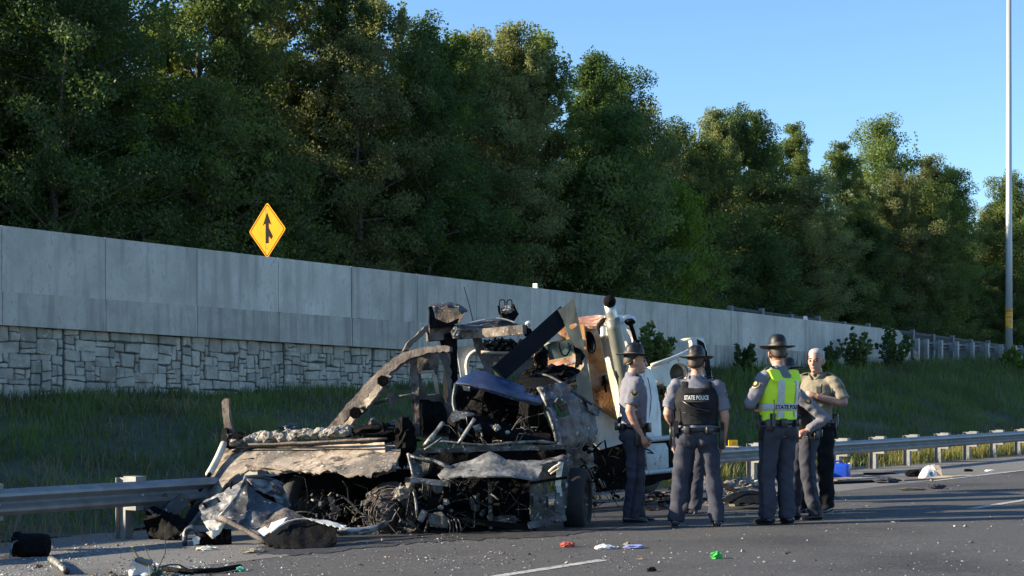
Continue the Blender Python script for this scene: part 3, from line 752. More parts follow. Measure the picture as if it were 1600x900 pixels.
def person(name, px, py, label, heading, H=1.83, outfit='trooper', arms=None, legs=None, head_yaw=0.0, head_pitch=0, hat=True, sleeves='short',
           vest=None, skin=None, hair=None, lean=0.0, depth=None, girth=1.0, trousers=None, shirt=None):
    skin = skin or m_skin; trousers = trousers or m_trou; shirt = shirt or m_shirt
    g = G(px, py) if depth is None else None
    if g is None:
        g = P(px, 700, depth); g.z = gz(g.x, g.y)
    k = H/1.83
    rt_ = root(name, g, label, 'person'); rt_.rotation_euler = (0, 0, R(heading)); rt_.scale = (k, k, k)
    L = dict(hipL=V3((-.098, 0, .93)), kneeL=V3((-.115, .025, .52)), ankL=V3((-.125, -.02, .09)), hipR=V3((.098, 0, .93)), kneeR=V3((.115, .025, .52)), ankR=V3((.125, -.02, .09)))
    if legs: L.update({a: V3(b) for a, b in legs.items()})
    A = dict(shL=V3((-.195, -.01, 1.455)), elL=V3((-.25, -.05, 1.15)), wrL=V3((-.255, .05, .905)), shR=V3((.195, -.01, 1.455)), elR=V3((.25, -.05, 1.15)), wrR=V3((.255, .05, .905)))
    curl = {'L': .45, 'R': .45}; hd = {}
    if arms:
        for a, b in arms.items():
            if a in ('curlL', 'curlR'): curl[a[-1]] = b
            elif a.startswith('hand') or a.startswith('palm'): hd[a] = V3(b)
            else: A[a] = V3(b)
    gi = girth
    tor = [(.86, .0, .085, .13), (.93, .0, .115*gi, .165*gi), (1.0, .0, .118*gi, .168*gi), (1.08, .005, .112*gi, .158*gi), (1.18, .005, .118*gi, .165*gi), (1.30, .0, .128*gi, .182*gi), (1.40, -.01, .12*gi, .188), (1.46, -.015, .09, .165), (1.50, -.02, .062, .10), (1.53, -.018, .05, .06)]
    def torso(mb, grow, z0, z1, rings=tor):
        pts, rr = [], []
        sel = [t for t in rings if z0-1e-6 <= t[0] <= z1+1e-6]
        def at(z):
            for a, b in zip(rings, rings[1:]):
                if a[0] <= z <= b[0]:
                    f = (z-a[0])/(b[0]-a[0]); return tuple(lerp(p, q, f) for p, q in zip(a, b))
            return rings[-1] if z > rings[-1][0] else rings[0]
        zs = sorted(set([z0, z1] + [t[0] for t in sel]))
        for z in zs:
            _, yc, ry, rx = at(z); pts.append(V3((0, yc+lean*(z-.95), z))); rr.append((ry+grow, rx+grow))
        mb.tube(pts, rr, 24)
    if lean:
        for q in A: 
            if q.startswith('sh'): A[q].y += lean*(A[q].z-.95)
    # ---- body: one continuous skin
    b = MB(); torso(b, 0, .86, 1.53)
    yl = lean*.6
    b.tube([V3((0, -.02+yl, 1.46)), V3((0, -.008+yl, 1.54)), V3((0, .006+yl, 1.60))], [(.066, .066), (.062, .06), (.06, .058)], 16)
    hz = 1.562; HM = Matrix.Rotation(R(head_yaw), 3, 'Z') @ Matrix.Rotation(R(head_pitch), 3, 'X'); hc = V3((0, .012+yl, hz))
    def hp(x, y, z): return hc + HM @ (V3((x, y, z))*1.06)
    rings = [(-.012, .062, .02, .018), (0, .055, .034, .030), (.022, .043, .052, .046), (.05, .032, .070, .058), (.085, .02, .084, .067), (.12, .008, .093, .073), (.155, .0, .097, .0755), (.19, -.004, .093, .073), (.215, -.006, .076, .061), (.232, -.006, .045, .04), (.238, -.006, .012, .012)]
    bb = len(b.v)
    for (z, yc, ry, rx) in rings:
        for q in range(20):
            an = 2*math.pi*q/20; sx = rx*math.cos(an); sy = ry*math.sin(an)
            if sy > 0: sx *= 1-.10*(math.sin(an)**4)
            b.v.append(hp(sx, yc+sy, z))
    for i in range(len(rings)-1):
        for q in range(20):
            q2 = (q+1) % 20; b.f.append((bb+i*20+q, bb+i*20+q2, bb+(i+1)*20+q2, bb+(i+1)*20+q))
    b.f.append(tuple(bb+q for q in reversed(range(20)))); b.f.append(tuple(bb+(len(rings)-1)*20+q for q in range(20)))
    b.tube([hp(0, .098, .125), hp(0, .112, .098), hp(0, .124, .078), hp(0, .108, .068)], [.009, .0115, .0155, .012], 8)       # nose
    for s in (-1, 1):
        b.tube([hp(s*.012, .095, .128), hp(s*.05, .078, .132)], [.008, .007], 6)                                               # brow
        b.tube([hp(s*.074, .004, .125), hp(s*.082, -.01, .118), hp(s*.081, -.008, .095), hp(s*.072, .006, .07)], [(.010, .016), (.011, .021), (.010, .018), (.008, .009)], 8)
    b.tube([hp(-.022, .094, .043), hp(0, .103, .044), hp(.022, .094, .043)], [.006, .0085, .006], 8)
    b.tube([hp(-.018, .09, .012), hp(0, .094, .01), hp(.018, .09, .012)], [.012, .014, .012], 8)                               # chin
    for s, S in ((-1, 'L'), (1, 'R')):
        limb(b, L['hip'+S], L['knee'+S], L['ank'+S], .088, .058, .038)
        limb(b, A['sh'+S], A['el'+S], A['wr'+S],   .053, .049, .031)
        ball(b, A['sh'+S], .052)
        d = (A['wr'+S]-A['el'+S]); d = hd.get('hand'+S, d); pn = hd.get('palm'+S, V3((-s, .15, 0)))
        hand(b, A['wr'+S], d, pn, curl[S], s)
    me_obj('body', remesh(b, .0072, 1), skin, rt_)
    # ---- eyes, lips, hair
    for s in (-1, 1):
        e = MB(); ball(e, hp(s*.031, .089, .112), .0135, 1.2, 1, .9, seg=10); e.build('eye', m_dark, rt_, True, True)  # all-dark eyes, enlarged to paint in the shade of the sockets too
    for s in (-1, 1):
        e = MB(); e.tube([hp(s*.014, .101, .133), hp(s*.03, .098, .139), hp(s*.05, .084, .134)], [.004, .0055, .003], 6); e.build('eyebrow', m_hair, rt_, True, True)
    e = MB(); e.tube([hp(-.024, .094, .0425), hp(-.01, .106, .0425), hp(.01, .106, .0425), hp(.024, .094, .0425)], [.003, .005, .005, .003], 6); e.build('mouth', m_lip, rt_, True, True)
    hb = MB(); bb = 0; hr = [(.075, -.055, .05, .055), (.10, -.042, .064, .066), (.13, -.028, .076, .0735), (.155, -.012, .088, .0785), (.176, -.008, .092, .078), (.188, -.004, .101, .0775), (.217, -.004, .086, .068), (.236, -.005, .054, .047), (.245, -.006, .012, .012)]
    for (z, yc, ry, rx) in hr:
        for q in range(20):
            an = 2*math.pi*q/20; hb.v.append(hp(rx*1.04*math.cos(an), yc-.006+ry*1.035*math.sin(an), z*1.012))
    for i in range(len(hr)-1):
        for q in range(20): q2 = (q+1) % 20; hb.f.append((i*20+q, i*20+q2, (i+1)*20+q2, (i+1)*20+q))
    hb.f.append(tuple(reversed(range(20))))
    hb.build('hair', hair or m_hair, rt_, True, True)
    # ---- trousers
    t = MB(); torso(t, .012, .86, 1.0)
    for s, S in ((-1, 'L'), (1, 'R')):
        h_, k_, a_ = L['hip'+S], L['knee'+S], L['ank'+S]
        limb(t, h_+V3((0, 0, .02)), k_, a_+V3((0, .01, -.035)), .108*gi**.5, .087, .079, 18, 6)
        ball(t, h_+V3((-s*.005, -.035, -.02)), .1*gi, 1, 1, 1)
    sd = hash(name+str(px)) % 97; sd = px % 97
    def wr(c):
        n3 = noise.noise(V3((c.x*6+sd*1.7+c.z*3, c.y*6-c.z*2.5, c.z*8+c.x*5+c.y*4)))
        low = max(0, 1-abs(c.z-.16)/.18); kn = max(0, 1-abs(c.z-.52)/.2); hp_ = max(0, 1-abs(c.z-.85)/.12)
        n1 = noise.noise(V3((c.x*7+sd, c.y*7, c.z*9))); n2 = noise.noise(V3((c.x*10+sd+c.z*5, c.y*10+4-c.z*4, c.z*15+c.x*6)))
        return .017*n1 + (.004+.008*low+.007*kn+.004*hp_)*n2 + (.006+.010*low+.007*kn+.008*hp_)*(.55-abs(n3)*2.2)
    tm = remesh(t, .0105, 3, wr)
    for S, s in (('L', -1), ('R', 1)): pass
    to = me_obj('trousers', tm, [trousers, m_stripe], rt_)
    if outfit == 'trooper':
        nf = len(tm.polygons); cc = np.empty(nf*3, np.float32); tm.polygons.foreach_get('center', cc); cc = cc.reshape(-1, 3); mi = np.zeros(nf, np.int32)
        for s, S in ((-1, 'L'), (1, 'R')):
            h_, k_, a_ = L['hip'+S], L['knee'+S], L['ank'+S]
            for j, c in enumerate(cc):
                if c[0]*s < 0 or c[2] > .97: continue
                z = c[2]; p = h_.lerp(k_, min(1, max(0, (h_.z-z)/(h_.z-k_.z)))) if z > k_.z else k_.lerp(a_, min(1, (k_.z-z)/(k_.z-a_.z)))
                if (c[0]-p.x)*s > .035 and abs(c[1]-p.y) < .017: mi[j] = 1
        tm.polygons.foreach_set('material_index', mi)
    # ---- shoes
    for s, S in ((-1, 'L'), (1, 'R')):
        a_ = L['ank'+S]; z0 = a_.z-.09; to_ = V3((s*.05, 1, 0)).normalized(); sh = MB()
        sh.tube([a_+V3((0, -.075, -.05)), a_+V3((0, -.03, -.045)), a_+to_*.06+V3((0, 0, -.052)), a_+to_*.13+V3((0, 0, -.062)), a_+to_*.185+V3((0, 0, -.068))], [(.03, .03), (.045, .042), (.048, .036), (.045, .027), (.02, .015)], 14)
        sh.tube([a_+V3((0, -.01, .03)), a_+V3((0, -.01, -.05))], [.045, .045], 12)
        so = me_obj('shoe', remesh(sh, .009, 2), m_shoe, rt_)
        q = MB(); q.tube([a_+V3((0, -.08, -.083)), a_+V3((0, -.03, -.083)), a_+to_*.13+V3((0, 0, -.083)), a_+to_*.195+V3((0, 0, -.08))], [(.032, .009), (.045, .009), (.048, .009), (.025, .008)], 12); q.build('sole', m_leather, so, True, True)
    # ---- shirt
    sh = MB(); torso(sh, .016, .96, 1.525)
    sh.tube([V3((0, -.022+yl, 1.46)), V3((0, -.012+yl, 1.56))], [(.085, .10), (.072, .07)], 16)
    for s, S in ((-1, 'L'), (1, 'R')):
        a, e_, w = A['sh'+S], A['el'+S], A['wr'+S]; ball(sh, a+V3((-s*.012, 0, -.008)), .079)
        sh.tube([V3((s*.08, -.015+yl, 1.46)), a], [(.066, .066), (.066, .066)], 12)
        if sleeves == 'short': sh.tube([a, a.lerp(e_, .45), a.lerp(e_, .8)], [.08, .072, .074], 16)
        else: limb(sh, a, e_, e_.lerp(w, .93), .08, .062, .047, 16, 5); ball(sh, e_, .056)
    sw = lambda c: .006*noise.noise(V3((c.x*8+sd, c.y*8, c.z*7))) + .006*noise.noise(V3((c.x*14, c.y*14+sd, c.z*22)))*(1.5 if abs(c.x) > .17 or c.z < 1.12 else .8) + .008*(.5-abs(noise.noise(V3((c.x*7+sd, c.y*7, c.z*9+c.x*6))))*2.2)
    me_obj('shirt', remesh(sh, .0105, 2, sw), shirt, rt_)
    # ---- shoulder patches
    for s, S in ((-1, 'L'), (1, 'R')):
        a, e_ = A['sh'+S], A['el'+S]; c = a.lerp(e_, .36); ax = (e_-a).normalized(); outd = V3((s, -.1, .12)); outd = (outd-ax*outd.dot(ax)).normalized(); sd_ = ax.cross(outd)
        for nm, rad, off, m_ in (('shoulder_patch', .044, .0725, m_gold), ('shoulder_patch', .036, .0745, m_navy), ('patch_emblem', .017, .0765, m_gold)):
            q = MB(); vs_ = [c+outd*(off+.001)]; 
            for i in range(16):
                an = 2*math.pi*i/16; xx, zz = math.cos(an)*rad, math.sin(an)*rad*1.2
                vs_.append(c + sd_*xx - ax*zz + outd*(off - 7.0*xx*xx))
            q.add(vs_, [(0, i+1, (i+1) % 16+1) for i in range(16)]); q.build(nm, m_, rt_, True, True)
    # ---- duty belt
    bl = MB(); pts = []
    def bpt(an, grow, z): return V3(((.168*gi+grow)*math.sin(an), (.118*gi+grow)*math.cos(an), z))
    nseg = 40; vs_ = []; fs = []
    for i in range(nseg):
        an = 2*math.pi*i/nseg
        vs_ += [bpt(an, .022, .975), bpt(an, .034, .98), bpt(an, .034, 1.022), bpt(an, .022, 1.027)]
    for i in range(nseg):
        j = (i+1) % nseg
        for q in range(4): fs.append((i*4+q, j*4+q, j*4+(q+1) % 4, i*4+(q+1) % 4))
    bl.add(vs_, fs); belt = bl.build('duty_belt', m_leather, rt_, True, True)
    def pouch(an, w, d, h, dz=0, nm='pouch', m_=None):
        p = bpt(R(an), .034+d/2, 1.0+dz); q = MB(); q.box(p, w, d, h, rz=-R(an)); bm = bmesh.new(); 
        me = bpy.data.meshes.new('q'); me.from_pydata([tuple(v) for v in q.v], [], q.f); bm.from_mesh(me); bmesh.ops.bevel(bm, geom=bm.edges[:], offset=.008, segments=2, affect='EDGES', profile=.5); bpy.data.meshes.remove(me)
        bm_obj(nm, bm, m_ or m_leather, belt, True, True)
    if outfit != 'plain':
        q = bpt(0, .037, 1.0); bk = MB(); bk.box(q, .075, .008, .06); bk.build('buckle', m_metal, belt, False, True)
        pouch(40, .07, .035, .10, -.01); pouch(-38, .06, .035, .09, -.01); pouch(-118, .07, .04, .11, -.02); pouch(150, .08, .045, .07); pouch(-158, .065, .04, .085)
        pouch(92, .06, .05, .22, -.09, 'holster'); p = bpt(R(92), .065, 1.035); q = MB(); q.box(p, .035, .085, .10, rx=.3); q.build('pistol_grip', m_leather, belt, False, True)
        p = bpt(R(-85), .062, .99); q = MB(); q.tube([p+V3((0, 0, .09)), p+V3((0, 0, -.16))], .014, 10); q.build('baton', m_leather, belt, True, True)
        p = bpt(R(-128), .062, 1.03); q = MB(); q.box(p, .05, .03, .13); q.tube([p+V3((.015, 0, .06)), p+V3((.015, 0, .2))], [.006, .003], 6); q.build('radio', m_leather, belt, False, True)
    # ---- collar, epaulettes, badge
    for s in (-1, 1):
        q = MB(); q.tube([V3((s*.075, -.07+yl, 1.545)), V3((s*.088, -.01+yl, 1.535)), V3((s*.06, .06+yl, 1.505)), V3((s*.02, .085+yl, 1.47))], [(.008, .02), (.009, .024), (.009, .026), (.006, .014)], 8); q.build('collar', shirt, rt_, True, True)
        q = MB(); q.tube([V3((s*.09, -.012+yl, 1.555)), V3((s*.15, -.012+yl, 1.545)), V3((s*.2, -.012+yl, 1.525))], [(.022, .006)]*3, 8); q.build('epaulette', m_stripe if outfit == 'trooper' else shirt, rt_, True, True)
    # ---- hat
    if hat:
        hm = HM @ Matrix.Rotation(R(-3), 3, 'X'); hcn = hp(0, -.004, .165)
        br = MB(); prof = [(.070, 0), (.10, .002), (.145, .000), (.178, -.004), (.192, .004), (.193, .008), (.178, .001), (.145, .005), (.10, .008), (.09, .014)]
        br.lathe((0, 0, 0), prof, 36)
        br.v = [hcn + hm @ V3((v.x*.93, v.y*1.02, v.z + .014*(v.x/.19)**2)) for v in br.v]; hat_o = br.build('hat_brim', m_hat, rt_, True, True)
        cr = MB(); prof = [(.088, .002), (.089, .03), (.086, .06), (.078, .085), (.06, .104), (.036, .114), (.012, .117), (.001, .117)]
        cr.lathe((0, 0, 0), prof, 32)
        nv = []
        for v in cr.v:
            an = math.atan2(v.y, v.x); rr_ = math.hypot(v.x, v.y); kk = max(0, (v.z-.04)/.08)
            dent = 1-.20*kk*max(0, math.cos(4*(an-math.pi/4)-math.pi))**2
            nv.append(hcn + hm @ V3((v.x*1.0*dent, v.y*1.15*dent, v.z*1.2-.008*kk*(rr_ < .03))))
        cr.v = nv; cr.build('hat_crown', m_hat, rt_, True, True)
        bd = MB(); bd.lathe((0, 0, 0), [(.0905, .008), (.0915, .03), (.089, .032)], 32); bd.v = [hcn + hm @ V3((v.x*1.005, v.y*1.155, v.z)) for v in bd.v]; bd.build('hat_band', m_hatband, rt_, True, True)
        q = MB(); q.tube([hp(-.079, .0, .16), hp(-.083, -.05, .10), hp(-.05, -.092, .075), hp(0, -.104, .07), hp(.05, -.092, .075), hp(.083, -.05, .10), hp(.079, 0, .16)], .0055, 6); q.build('hat_strap', m_leather, rt_, True, True)
    # ---- vests
    if vest == 'armour':
        vt = MB(); torso(vt, .036, 1.04, 1.44); 
        for s in (-1, 1): vt.tube([V3((s*.115, .09+yl, 1.38)), V3((s*.115, .05+yl, 1.475)), V3((s*.115, -.07+yl, 1.485)), V3((s*.115, -.125+yl, 1.40))], [(.02, .045)]*4, 12)
        vo = me_obj('armour_vest', remesh(vt, .011, 2, lambda c: .003*noise.noise(V3((c.x*12, c.y*12, c.z*18)))), m_vest, rt_)
        def onback(x, z, off): 
            a = x/(.188*gi+.036); return V3((math.sin(a)*(.188*gi+.036), -.005-math.cos(a)*(.128*gi+.036)-off+lean*(z-.95), z))
        q = MB(); xs = [-.12+.24*i/10 for i in range(11)]
        vs_ = [onback(x, z, .004) for x in xs for z in (1.285, 1.375)] + [onback(x, z, -.01) for x in xs for z in (1.285, 1.375)]
        fs = [(i*2, i*2+2, i*2+3, i*2+1) for i in range(10)] + [(22+i*2, i*2, i*2+2, 24+i*2) for i in range(10)] + [(23+i*2, 25+i*2, i*2+3, i*2+1) for i in range(10)]
        q.add(vs_, fs); pt = q.build('name_panel', flat('panel_black', (.02, .02, .021), .7), vo, True, True)
        tm_ = text_mesh('STATE POLICE', .052); 
        for v in tm_.vertices: v.co = onback(v.co.x*.78, 1.33+v.co.y*1.15, .007+v.co.z)
        o = me_obj('lettering', tm_, m_white, vo, False)
        q = MB(); q.tube([onback(-.15, 1.30, .012), onback(-.05, 1.235, .012), onback(.06, 1.205, .012), onback(.15, 1.19, .012)], .011, 8); q.build('radio_cord', m_leather, vo, True, True)
        q = MB(); q.tube([onback(-.15, 1.18, .01), onback(-.1, 1.18, .012), onback(.1, 1.18, .012), onback(.15, 1.18, .01)], .004, 6); q.build('vest_seam', m_leather, vo, True, True)
    if vest == 'hivis':
        vt = MB(); torso(vt, .04, 1.02, 1.45)
        for s in (-1, 1): vt.tube([V3((s*.12, .09+yl, 1.38)), V3((s*.125, .05+yl, 1.50)), V3((s*.125, -.07+yl, 1.51)), V3((s*.12, -.13+yl, 1.40))], [(.02, .085)]*4, 12)
        wv = lambda c: .004*noise.noise(V3((c.x*10, c.y*10, c.z*14)))
        vo = me_obj('safety_vest', remesh(vt, .011, 2, wv), m_hiv, rt_)
        def ell(an, z, off):
            for a_, b_ in zip(tor, tor[1:]):
                if a_[0] <= z <= b_[0]: f = (z-a_[0])/(b_[0]-a_[0]); ry = lerp(a_[2], b_[2], f); rx = lerp(a_[3], b_[3], f); yc = lerp(a_[1], b_[1], f); break
            return V3(((rx+.04+off)*math.sin(an), yc-(ry+.04+off)*math.cos(an)+lean*(z-.95), z))
        q = MB(); vs_ = []; fs = []
        for i in range(48):
            an = 2*math.pi*i/48; vs_ += [ell(an, 1.12, .001), ell(an, 1.123, .007), ell(an, 1.187, .007), ell(an, 1.19, .001)]
        for i in range(48):
            j = (i+1) % 48
            for w_ in range(3): fs.append((i*4+w_, j*4+w_, j*4+w_+1, i*4+w_+1))
        q.add(vs_, fs); q.build('reflective_band', m_refl, vo, True, True)
        for s in (-1, 1):
            q = MB(); vs_ = []; fs = []; zz = [1.05, 1.118, 1.192, 1.25, 1.32, 1.38, 1.42]
            for i, z in enumerate(zz):
                for an in (s*.50-.16, s*.50+.16): vs_.append(ell(an, z, .0075 if z > 1.15 or z < 1.12 else .0075))
            fs = [(i*2, i*2+1, i*2+3, i*2+2) for i in range(len(zz)-1) if i != 1]; q.add(vs_, fs); q.build('shoulder_stripe', m_refl, vo, True, True)
        tm_ = text_mesh('STATE POLICE', .05)
        for v in tm_.vertices:
            a = v.co.x*.86/.175; z = 1.155+v.co.y*1.1; p_ = ell(a, z, .0085+v.co.z); v.co = p_
        me_obj('lettering', tm_, m_vest, vo, False)
    return rt_, A, hp
# ------------------------------------------------------------ wreck materials
m_char = mat('charred_black', [(.3, (.0025, .0025, .0025)), (.55, (.0055, .005, .005)), (.75, (.013, .012, .011))], 14, .85, bump=.6, bscale=40, spec=.12, second=[(34, .68, .75, (.05, .046, .042), (1, 1, 1))])
m_burnt = mat('burnt_steel', [(.28, (.018, .017, .016)), (.5, (.06, .056, .05)), (.72, (.16, .15, .135))], 7, .62, .35, bump=.5, bscale=30, dist=.6, second=[(5, .56, .70, (.035, .028, .024), (1, 1, 1)), (22, .62, .7, (.38, .37, .35), (1, 1, 1))])
m_bare = mat('bared_steel', [(.3, (.07, .068, .06)), (.5, (.22, .215, .20)), (.72, (.42, .41, .38))], 11, .5, .4, bump=.4, bscale=30, dist=.5, second=[(7, .48, .6, (.03, .028, .025), (1, 1, 1))])
m_tan = mat('heat_bleached_panel', [(.3, (.20, .155, .11)), (.5, (.32, .26, .195)), (.72, (.44, .375, .30))], 5, .85, bump=.35, bscale=30, dist=.8, second=[(1.8, .46, .60, (.12, .105, .09), (1, 1, 1)), (5, .54, .62, (.05, .042, .035), (1, 1, 1)), (14, .56, .64, (.17, .125, .085), (1, 1, 1)), (26, .62, .68, (.46, .42, .36), (1, 1, 1))])
m_tan2 = mat('scorched_fascia', [(.3, (.34, .26, .175)), (.5, (.44, .345, .245)), (.72, (.50, .41, .31))], 4, .8, bump=.25, bscale=30, stretch=(1, 1, .5), second=[(7, .6, .7, (.22, .16, .10), (1, 1, .4))])
m_ash = mat('melted_ash', [(.3, (.05, .045, .04)), (.48, (.22, .20, .17)), (.65, (.44, .41, .36)), (.8, (.58, .55, .5))], 16, .9, bump=.9, bscale=40, dist=1.0)
m_brown = mat('scorched_brown', [(.3, (.06, .048, .04)), (.5, (.13, .105, .088)), (.72, (.22, .185, .155))], 6, .8, .1, bump=.5, bscale=30, dist=.6, second=[(5, .56, .68, (.03, .026, .024), (1, 1, 1))])
m_rust = mat('fire_rusted_steel', [(.25, (.13, .045, .02)), (.42, (.36, .14, .045)), (.56, (.55, .27, .09)), (.7, (.66, .5, .3)), (.85, (.68, .62, .5))], 2.6, .75, .1, bump=.25, bscale=40, stretch=(1, 1, .8), dist=.4, second=[(7, .58, .68, (.10, .05, .03), (1, 1, .6)), (1.7, .52, .66, (.66, .6, .48), (1, 1, 1))])
m_rust2 = mat('rusted_roof', [(.28, (.18, .06, .035)), (.5, (.42, .17, .08)), (.72, (.55, .34, .26))], 8, .75, .1, bump=.2, second=[(8, .55, .65, (.52, .47, .44), (1, 1, 1))])
m_cabw = mat('cab_white_paint', [(.3, (.60, .60, .57)), (.7, (.72, .72, .69))], 3, .45, bump=.05, second=[(2.5, .48, .68, (.46, .43, .35), (1, 1, .5)), (9, .58, .72, (.30, .26, .2), (1, 1, .4))])
m_cream = mat('smoke_stained_white', [(.3, (.48, .42, .30)), (.5, (.62, .57, .45)), (.72, (.70, .67, .58))], 5, .45, bump=.05, stretch=(1, 1, .4), second=[(10, .6, .72, (.25, .2, .13), (1, 1, .3))])
m_blue = mat('scorched_blue_paint', [(.3, (.012, .026, .075)), (.55, (.03, .06, .16)), (.75, (.14, .19, .30))], 7, .35, .2, bump=.15, dist=.8, second=[(6, .58, .7, (.03, .03, .032), (1, 1, 1))])
m_greyb = mat('sooty_grey_paint', [(.3, (.025, .028, .032)), (.5, (.062, .068, .075)), (.72, (.13, .135, .14))], 6, .5, .2, bump=.35, bscale=24, dist=.8, second=[(5, .56, .68, (.03, .03, .03), (1, 1, 1)), (18, .64, .7, (.42, .42, .4), (1, 1, 1))])
m_navy_b = mat('soot_black_beam', [(.3, (.004, .0045, .008)), (.7, (.009, .01, .015))], 5, .7, bump=.2, spec=.15)
m_olive = mat('oxidised_alloy', [(.3, (.14, .14, .105)), (.55, (.23, .23, .18)), (.75, (.33, .33, .28))], 5, .45, .4, bump=.1, stretch=(1, 1, .4), second=[(9, .6, .7, (.06, .055, .045), (1, 1, .5))])
m_pale = mat('pale_grey_paint', [(.3, (.36, .38, .37)), (.7, (.5, .52, .5))], 6, .5, second=[(14, .6, .7, (.15, .14, .13), (1, 1, 1))])
m_chrome = mat('sooted_chrome', [(.3, (.32, .30, .24)), (.55, (.58, .56, .5)), (.75, (.72, .71, .68))], 3, .25, .85, stretch=(1, 1, .3), rough2=.5)
m_tyre = mat('tyre_rubber', [(.3, (.01, .01, .01)), (.7, (.022, .022, .023))], 8, .75, bump=.3)
m_glass = flat('cab_glass', (.05, .10, .10), .08, 0, spec=.9)

# ------------------------------------------------------------ wreck tools
def inside(p, poly):
    x, y = p; c = False; j = len(poly)-1
    for i in range(len(poly)):
        xi, yi = poly[i][:2]; xj, yj = poly[j][:2]
        if (yi > y) != (yj > y) and x < (xj-xi)*(y-yi)/(yj-yi+1e-12)+xi: c = not c
        j = i
    return c
SEED = [0]
def sheet(name, pts, m, parent=None, d=None, cr=.02, th=.012, holes=(), step=5.0, jit=1.0, sc=26.0, bulge=0.0, smooth=True, yaw=0.0):
    """a torn metal sheet: outline as photo columns/rows, each corner with its own distance; crumpled by noise, closed with real thickness"""
    SEED[0] += 1; rs = random.Random(SEED[0]*7); off = SEED[0]*3.77
    ctrl = [(p[0], p[1], p[2] if len(p) > 2 else d) for p in pts]
    known = [c for c in ctrl if c[2] is not None]
    for h in holes: pass
    kx = np.array([[c[0], c[1]] for c in known], float)/100.0; kd = np.array([c[2] for c in known], float)
    if len(known) >= 3 and kd.max()-kd.min() > 1e-6:
        rr_ = np.linalg.norm(kx[:, None]-kx[None], axis=2); nk = len(known)
        A_ = np.zeros((nk+3, nk+3)); A_[:nk, :nk] = -rr_ + np.eye(nk)*.04; A_[:nk, nk] = 1; A_[:nk, nk+1:] = kx; A_[nk:, :nk] = A_[:nk, nk:].T; A_[nk:, nk:] += np.eye(3)*1e-9
        sol = np.linalg.lstsq(A_, np.concatenate([kd, np.zeros(3)]), rcond=None)[0]
        def dep(x, y):
            r_ = np.hypot(kx[:, 0]-x/100, kx[:, 1]-y/100); return float(min(kd.max()+.15, max(kd.min()-.15, -(r_*sol[:nk]).sum()+sol[nk]+sol[nk+1]*x/100+sol[nk+2]*y/100)))
    else:
        km = float(kd.mean())
        def dep(x, y): return km
    def walk(poly, jj):
        out = []
        for i in range(len(poly)):
            a, b = poly[i], poly[(i+1) % len(poly)]; L_ = math.hypot(b[0]-a[0], b[1]-a[1]); k = max(1, int(L_/step+.5))
            for q in range(k):
                f = q/k; e = 0 if q == 0 else jj
                out.append((lerp(a[0], b[0], f)+rs.uniform(-e, e), lerp(a[1], b[1], f)+rs.uniform(-e, e)))
        return out
    outer = walk(ctrl, jit); hol = [walk(h, jit*.6) for h in holes]
    V2 = []; E = []
    for loop in [outer]+hol:
        b = len(V2); n = len(loop); V2 += [Vector(p) for p in loop]; E += [(b+i, b+(i+1) % n) for i in range(n)]
    xs = [p[0] for p in outer]; ys = [p[1] for p in outer]
    y = min(ys)+step*.6
    row = 0
    while y < max(ys):
        x = min(xs)+step*(.6 if row % 2 else .1)
        while x < max(xs):
            q = (x+rs.uniform(-.25, .25)*step, y+rs.uniform(-.25, .25)*step)
            if inside(q, outer) and not any(inside(q, h) for h in hol): V2.append(Vector(q))
            x += step
        y += step*.9; row += 1
    vo, _, fo, *_r = geometry.delaunay_2d_cdt(V2, E, [], 0, 1e-4)
    fs = []
    for f in fo:
        c = (sum(vo[i].x for i in f)/3, sum(vo[i].y for i in f)/3)
        if inside(c, outer) and not any(inside(c, h) for h in hol): fs.append(tuple(f))
    cx, cy = sum(xs)/len(xs), sum(ys)/len(ys); rad = max(max(xs)-min(xs), max(ys)-min(ys))/2
    vs_ = []; yw_ = math.tan(R(yaw))*known[0][2]/F
    for v in vo:
        q = V3n((v.x/sc+off, v.y/sc, off*.3)); nz = noise.noise(q) + .5*noise.noise(q*2.3) + .3*(abs(noise.noise(q*1.3))*2-.6)
        k = max(0, 1-((v.x-cx)**2+(v.y-cy)**2)/(rad*rad))
        vs_.append(P(v.x, v.y, dep(v.x, v.y)+cr*nz*1.25-bulge*k-yw_*(v.x-cx)))
    # orient towards the camera
    nrm = Vector((0, 0, 0)); 
    for i, f in enumerate(fs):
        a, b, c = (vs_[k] for k in f); nn = (b-a).cross(c-a)
        if nn.y > 0: fs[i] = (f[0], f[2], f[1]); nn = -nn
        nrm += nn
    nrm.normalize() if nrm.length > 0 else None
    n = len(vs_); back = [v - nrm*th for v in vs_]
    ed = {}
    for f in fs:
        for i in range(3):
            a, b = f[i], f[(i+1) % 3]
            if (b, a) in ed: del ed[(b, a)]
            else: ed[(a, b)] = 1
    allf = fs + [tuple(n+i for i in reversed(f)) for f in fs] + [(a, n+a, n+b, b) for (a, b) in ed]
    o = mk(name, vs_+back, allf, m, parent)
    me = o.data; k = len(fs)
    me.polygons.foreach_set('use_smooth', [i < 2*k for i in range(len(me.polygons))])
    me.attributes.new('sharp_edge', 'BOOLEAN', 'EDGE') if 'sharp_edge' not in me.attributes else None
    rim = set(ed); sh = np.zeros(len(me.edges), bool)
    for e in me.edges:
        a, b = e.vertices; a2, b2 = a % n, b % n
        if (a < n) == (b < n) and ((a2, b2) in rim or (b2, a2) in rim): sh[e.index] = True
    me.attributes['sharp_edge'].data.foreach_set('value', sh)
    return o
V3n = Vector
